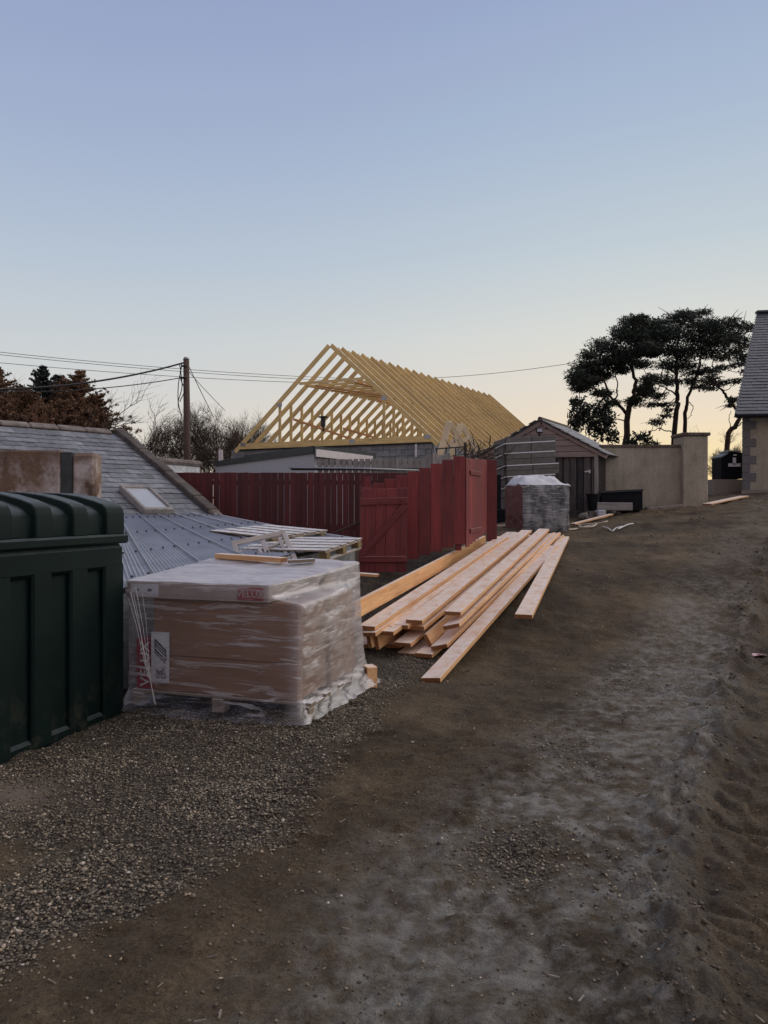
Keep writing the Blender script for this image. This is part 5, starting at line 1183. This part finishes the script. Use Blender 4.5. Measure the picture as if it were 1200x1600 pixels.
def pine(label, Y, trunks, clumps, grp='Scots pines behind the garden wall', dens=1500, size=.135, dy=1.0, m=M_PINE):
    bx, by = Z5(*trunks[0][0][0]); x = xx(bx, Y); t = thing('pine_tree', (x, Y, gz(x, Y)), label, 'tree', grp); mb = MB()
    for (pts, r0, r1) in trunks:
        PP = []; dyo = random.uniform(-.8,.8) if r0 < .15 else 0
        for k, p in enumerate(pts):
            a, b_ = Z5(*p); q = W(a, b_, Y); q.y += dyo*k/len(pts); q.x = xx(a, q.y); PP.append(q)
        if r0 > .17: PP[0].z = gz(PP[0].x, PP[0].y)-.1
        limb(mb, PP, r0, r1, 8, .03)
    CL = []
    for (cx, cy, rx, ry) in clumps:
        for q_ in range(4):
            a, b_ = Z5(cx+random.uniform(-.45,.45)*rx, cy+random.uniform(-.35,.35)*ry); yo = random.uniform(-1.6,1.6)*dy; Yc = Y+yo; s_ = Yc/F/3.53
            c = W(a, b_, Yc); CL.append(((c.x,c.y,c.z), (rx*s_*1.0, rx*s_*.9, ry*s_*.98)))
            near_ = min((W(*Z5(*p), Y) for tr_ in trunks for p in tr_[0][1:]), key=lambda w_: (w_-c).length)
            if q_ == 0 and (near_-c).length < 4: limb(mb, [near_, near_.lerp(c, .5)+Vector((0,0,-.15)), c], .05, .018, 5, .03)
            for e_ in range(3):
                d_ = Vector((random.gauss(0,1)*rx*s_*.6, random.gauss(0,.5), random.gauss(.0,1)*ry*s_*.6)); mb.tube([c, c+d_*.5+Vector((0,0,.05)), c+d_], [.02,.014,.007], 4)
    mb.build('trunk', M_BARKP, t, True)
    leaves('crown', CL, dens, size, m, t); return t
random.seed(11)
pine('leftmost spreading pine with a broad crown leaning left and forked trunk', 36, [([(390,840),(425,700),(440,600),(470,500),(440,380),(450,250)], .34, .07), ([(415,660),(370,600),(330,560),(280,450),(200,400)], .16, .05), ([(425,700),(330,690),(300,710)], .06, .03), ([(330,560),(250,520),(190,500)], .08, .03), ([(440,600),(520,500),(560,440)], .10, .03), ([(360,590),(370,480),(330,380)], .08, .03)],
    [(260,440,70,34),(400,350,80,40),(150,440,62,38),(205,335,55,24),(230,400,85,40),(300,290,80,38),(380,215,60,40),(445,150,55,30),(500,130,38,20),(330,370,90,32),(470,240,85,50),(520,190,70,45),(240,480,70,30),(180,520,60,26),(420,330,90,36),(530,300,70,40),(300,545,60,22),(400,420,60,22),(480,390,60,24),(130,480,36,24),(520,520,50,36),(470,590,50,30),(350,600,36,18),(545,470,50,24)])
pine('middle pine with the tallest crown and straight dark trunk', 37.5, [([(665,850),(690,680),(705,560),(695,440),(700,300),(720,180)], .30, .06), ([(665,760),(600,745),(540,760)], .06, .03), ([(700,560),(640,520),(580,480)], .09, .03), ([(695,440),(620,380),(580,300)], .09, .03), ([(700,420),(760,330),(800,220)], .09, .03)],
    [(545,190,62,42),(540,250,64,40),(565,310,56,30),(585,160,60,34),(640,200,80,45),(690,140,80,36),(735,110,42,24),(620,290,90,40),(700,240,100,50),(590,240,60,40),(640,380,75,26),(700,320,80,30),(560,330,50,24),(600,470,70,30),(540,540,60,32),(650,480,60,20),(600,560,50,18),(620,610,60,14),(580,700,42,22),(640,670,36,14),(560,610,40,16),(690,410,60,20),(650,640,30,14)], dens=860)
pine('right of centre pine with a thin trunk beside the wall pier', 38.5, [([(730,850),(745,700),(755,590),(790,490),(830,360),(850,220)], .24, .05), ([(760,590),(790,620),(770,670),(745,690)], .045, .02), ([(800,470),(880,500),(960,520)], .07, .025), ([(830,360),(900,340),(960,300)], .07, .025)],
    [(960,230,60,40),(980,180,40,26),(800,120,60,26),(850,100,38,18),(790,180,90,45),(870,180,75,45),(920,180,50,36),(830,250,100,40),(900,270,75,40),(780,310,80,28),(860,330,80,24),(750,390,70,22),(800,430,70,24),(760,480,60,20),(900,420,60,22),(950,350,50,22),(880,480,46,20),(720,350,60,20),(940,235,50,30),(820,510,55,15)], dens=860)
pine('rightmost pine with a crooked trunk next to the slate roofed house', 35, [([(955,880),(975,800),(1020,730),(1045,660),(990,590),(950,530),(900,480)], .27, .07), ([(1045,660),(1100,560),(1090,420),(1050,300),(1040,200)], .15, .05), ([(1010,600),(1060,560),(1090,540)], .06, .03), ([(1000,740),(985,690),(1000,650)], .04, .02), ([(1020,730),(1050,715),(1080,700)], .06, .03)],
    [(1000,150,46,24),(1060,180,55,26),(1100,190,30,20),(1040,230,66,32),(990,260,46,26),(1075,270,50,34),(1000,320,60,26),(1060,340,55,26),(960,400,46,16),(1030,390,60,18),(1080,420,40,20),(900,460,50,18),(960,490,50,16),(1020,480,46,16),(1000,580,30,20),(990,610,26,14),(880,520,46,14)], dens=800)
# dark evergreen (ivy clad) mass behind garage
def W5(x, y, Y): a, b_ = Z5(x, y); return W(a, b_, Y)
def bushy(name, label, Y, cl, m, dens=1100, size=.2, cat='tree', grp=None, trunk=True):
    c = W5(cl[0][0], cl[0][1], Y); t = thing(name, (c.x, Y, gz(c.x, Y)), label, cat, grp)
    CL = []
    mb = MB(); b0 = Vector((c.x, Y, gz(c.x, Y)-.1))
    for (cx, cy, rx, ry) in cl:
        s_ = Y/F/3.53; q = W5(cx, cy, Y+random.uniform(-.5,.5)); CL.append(((q.x,q.y,q.z), (rx*s_, rx*s_, ry*s_))); limb(mb, [b0, b0.lerp(q, .5), q], .07, .02, 5, .03)
    if trunk: mb.build('trunk', M_BARKG, t, True)
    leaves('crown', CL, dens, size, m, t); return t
bushy('evergreen_tree', 'dark ivy clad evergreen below the leftmost pine, behind the garage roof', 33, [(160,640,50,70),(230,650,70,60),(300,620,45,60),(200,700,90,50),(310,690,50,60),(270,750,60,60),(140,590,40,30),(130,720,40,60),(340,780,40,50)], M_HOLLY)
bushy('evergreen_bush', 'dark green bush on top of the garden wall left of the middle pine', 32, [(470,800,50,40),(520,790,40,35),(440,830,40,40),(560,830,40,30)], M_HOLLY, cat='bush')
# bare twiggy trees
def bare(label, base, height, spread, depth=5, m=M_TWIG, lean=(0,0), grp='bare trees', nb=3, r0=.09, name='bare_tree', trunkf=.28, cat='tree', seed=1, drift=0):
    rnd = random.Random(seed); t = thing(name, base, label, cat, grp); big = MB(); tw = MB()
    def rec(p, d_, L, r_, lv):
        pts = [p]; dd_ = d_.copy(); seg = 4
        for k in range(seg):
            dd_ = (dd_+Vector((rnd.gauss(0,.16)+drift*.05*(depth-lv), rnd.gauss(0,.16), rnd.gauss(.05,.10)))).normalized(); pts.append(pts[-1]+dd_*L/seg)
        rr_ = [r_*(1-.45*k/seg) for k in range(seg+1)]; (big if lv >= depth-1 else tw).tube(pts, rr_, 6 if lv >= depth-1 else 3, cap=False)
        if lv == 0: return
        for k in range(nb+(lv < depth-1)):
            f_ = rnd.uniform(.35, 1.0); q = pts[min(seg, max(1, int(f_*seg+.5)))]; v = Vector((rnd.gauss(0,1), rnd.gauss(0,1), rnd.gauss(0,.5))); v = (v-dd_*v.dot(dd_)).normalized()
            nd = (dd_*.75+v*rnd.uniform(.45,.9)*spread+Vector((0,0,.12))).normalized(); rec(q, nd, L*rnd.uniform(.6,.82), max(.005, r_*.55), lv-1)
    rec(Vector(base), Vector((lean[0], lean[1], 1)).normalized(), height*trunkf, r0, depth)
    big.build('trunk', M_BARKG, t, True); tw.build('crown', m, t); return t
def bb(px, Y): x = xx(px, Y); return (x, Y, gz(x, Y)-.1)
bare('windswept bare tree between the slate roof and the utility pole', (xx(236,26), 26, 1.0), 6.0, .95, 5, lean=(.05,0), seed=5, nb=3, r0=.10, trunkf=.36, drift=.7, grp=None)
bare('thin bare tree at the right edge of the brown conifers', (xx(178,27), 27, .7), 4.0, .7, 5, seed=9, r0=.08, trunkf=.34, grp=None)
bare('tall bare brown tree at the left edge above the slate roof', (xx(12,27), 27, .7), 6.6, .6, 5, seed=4, r0=.1, m=M_TWIGR, trunkf=.35, grp=None, nb=4)
k = 0
for px, Y, hh, sd in ((262,33,4.2,21),(292,34,4.6,22),(322,32,4.9,23),(348,33,5.1,24),(372,34,4.9,25),(398,35,4.4,26)):
    bare(['bare hedge tree left of the utility pole, behind the red fence','bare hedge tree immediately behind the utility pole','bare hedge tree just right of the utility pole','tallest bare hedge tree between pole and trusses','bare hedge tree left of the truss foot','bare hedge tree seen through the first truss'][k], bb(px, Y), hh*1.28, 1.0, 5, seed=sd, grp='bare hedge trees between pole and trusses', nb=4, r0=.07, trunkf=.30); k += 1
for k, (px, Y, hh, sd) in enumerate(((846,40,5.6,31),(870,41,6.4,32),(892,42,6.6,33),(825,39,4.2,34))):
    bare(['bare tree behind the garage ridge, second from the trusses','bare tree behind the garage, second from the dark evergreen','bare tree rising next to the dark evergreen','small bare tree between the last truss and the garage ridge'][k], bb(px, Y), hh, .7, 5, m=M_TWIGR, seed=sd, grp='bare trees behind the garage', nb=3, r0=.07, trunkf=.3)
for k, (px, Y, hh, sd) in enumerate(((1095,42,5.6,41),(1120,30,2.9,42),(1140,30,3.0,43),(1150,31,3.2,44),(985,33,3.2,45),(960,34,3.6,46))):
    bare(['slender bare sapling against the yellow sky behind the pier','bare shrub between the pier and the crooked pine','bare shrub behind the small dark tank','bare shrub touching the corner of the house','bare shrub above the garden wall under the leftmost pine','bare shrub behind the garage roof edge at the garden wall'][k], bb(px, Y), hh, .9, 4 if k == 0 else 5, m=M_TWIGR if k else M_TWIG, seed=sd, grp='bare shrubs behind the garden wall', nb=3, r0=.05, trunkf=.3, name='bare_shrub' if k else 'bare_tree', cat='shrub' if k else 'tree')
# conifers at left
def conifer(label, px, Y, ytop, wpx, m, seed, dens=330, grp='conifers above the slate roof', sz=.11, droop=.0, upp=.2):
    rnd = random.Random(seed); x = xx(px, Y); z0 = .7; zt = zz(ytop, Y); t = thing('conifer_tree', (x, Y, z0), label, 'tree', grp); mb = MB(); mb.tube([(x,Y,z0),(x+.05,Y,(z0+zt)/2),(x,Y,zt)], [.12,.08,.012], 7)
    Wd = wpx/F*Y/2; CL = []; z = 2.3
    while z < zt-.05:
        f_ = min(1.3, (zt-z)/(zt-4.1)); L = Wd*f_**.85*1.15+.05; nb = 10
        for k in range(nb):
            a = rnd.uniform(0, 6.28); l = L*rnd.uniform(.5, 1.3); d_ = Vector((math.cos(a), math.sin(a), upp+.3*rnd.random())); tip = Vector((x,Y,z))+d_*l
            mb.tube([(x,Y,z), Vector((x,Y,z))+d_*l*.6+Vector((0,0,-.04)), tip], [.02,.014,.004], 3)
            nj = 6
            for j in range(nj):
                q = Vector((x,Y,z)).lerp(tip, .2+.8*j/(nj-1)); s_ = (.05+.11*(1-j/nj))*(.18+.85*f_); CL.append(((q.x,q.y,q.z-.03), (s_*1.1, s_*1.1, s_*.8)))
        z += .15
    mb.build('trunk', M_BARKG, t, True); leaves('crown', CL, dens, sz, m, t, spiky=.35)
conifer('dark grey green conifer in the middle of the left tree group', 66, 28, 572, 100, M_CONG, 3)
conifer('second dark grey green conifer, right of the first', 94, 28.4, 584, 90, M_CONG, 13)
conifer('reddish brown conifer with drooping branches at the right of the left tree group', 124, 27.5, 578, 120, M_CONB, 5)
conifer('broad brown conifer at the far left edge above the slate roof', -8, 27, 570, 130, M_CONB, 6)
conifer('low brown conifer filling the gap between the far left and grey conifers', 38, 26.5, 600, 100, M_CONB, 7)
conifer('small brown conifer at the end of the slate ridge', 152, 26.5, 612, 70, M_CONB, 8)
conifer('short brown conifer in front of the grey green ones', 92, 26, 622, 110, M_CONB, 9)
for k, (px, hh) in enumerate(((16,6.4),(50,4.9),(108,4.9),(140,4.3),(166,4.2))):
    bare(['dense russet bare tree rising at the far left','russet bare tree in front of the first grey conifer','russet bare tree in front of the brown conifer','russet bare tree left of the slate ridge end','russet bare tree at the slate ridge end'][k], (xx(px,25.5), 25.5, .7), hh, .8, 5, m=M_TWIGR, seed=60+k, grp='russet bare trees above the slate roof', nb=4, r0=.06, trunkf=.3)
print('objects', len(bpy.data.objects))
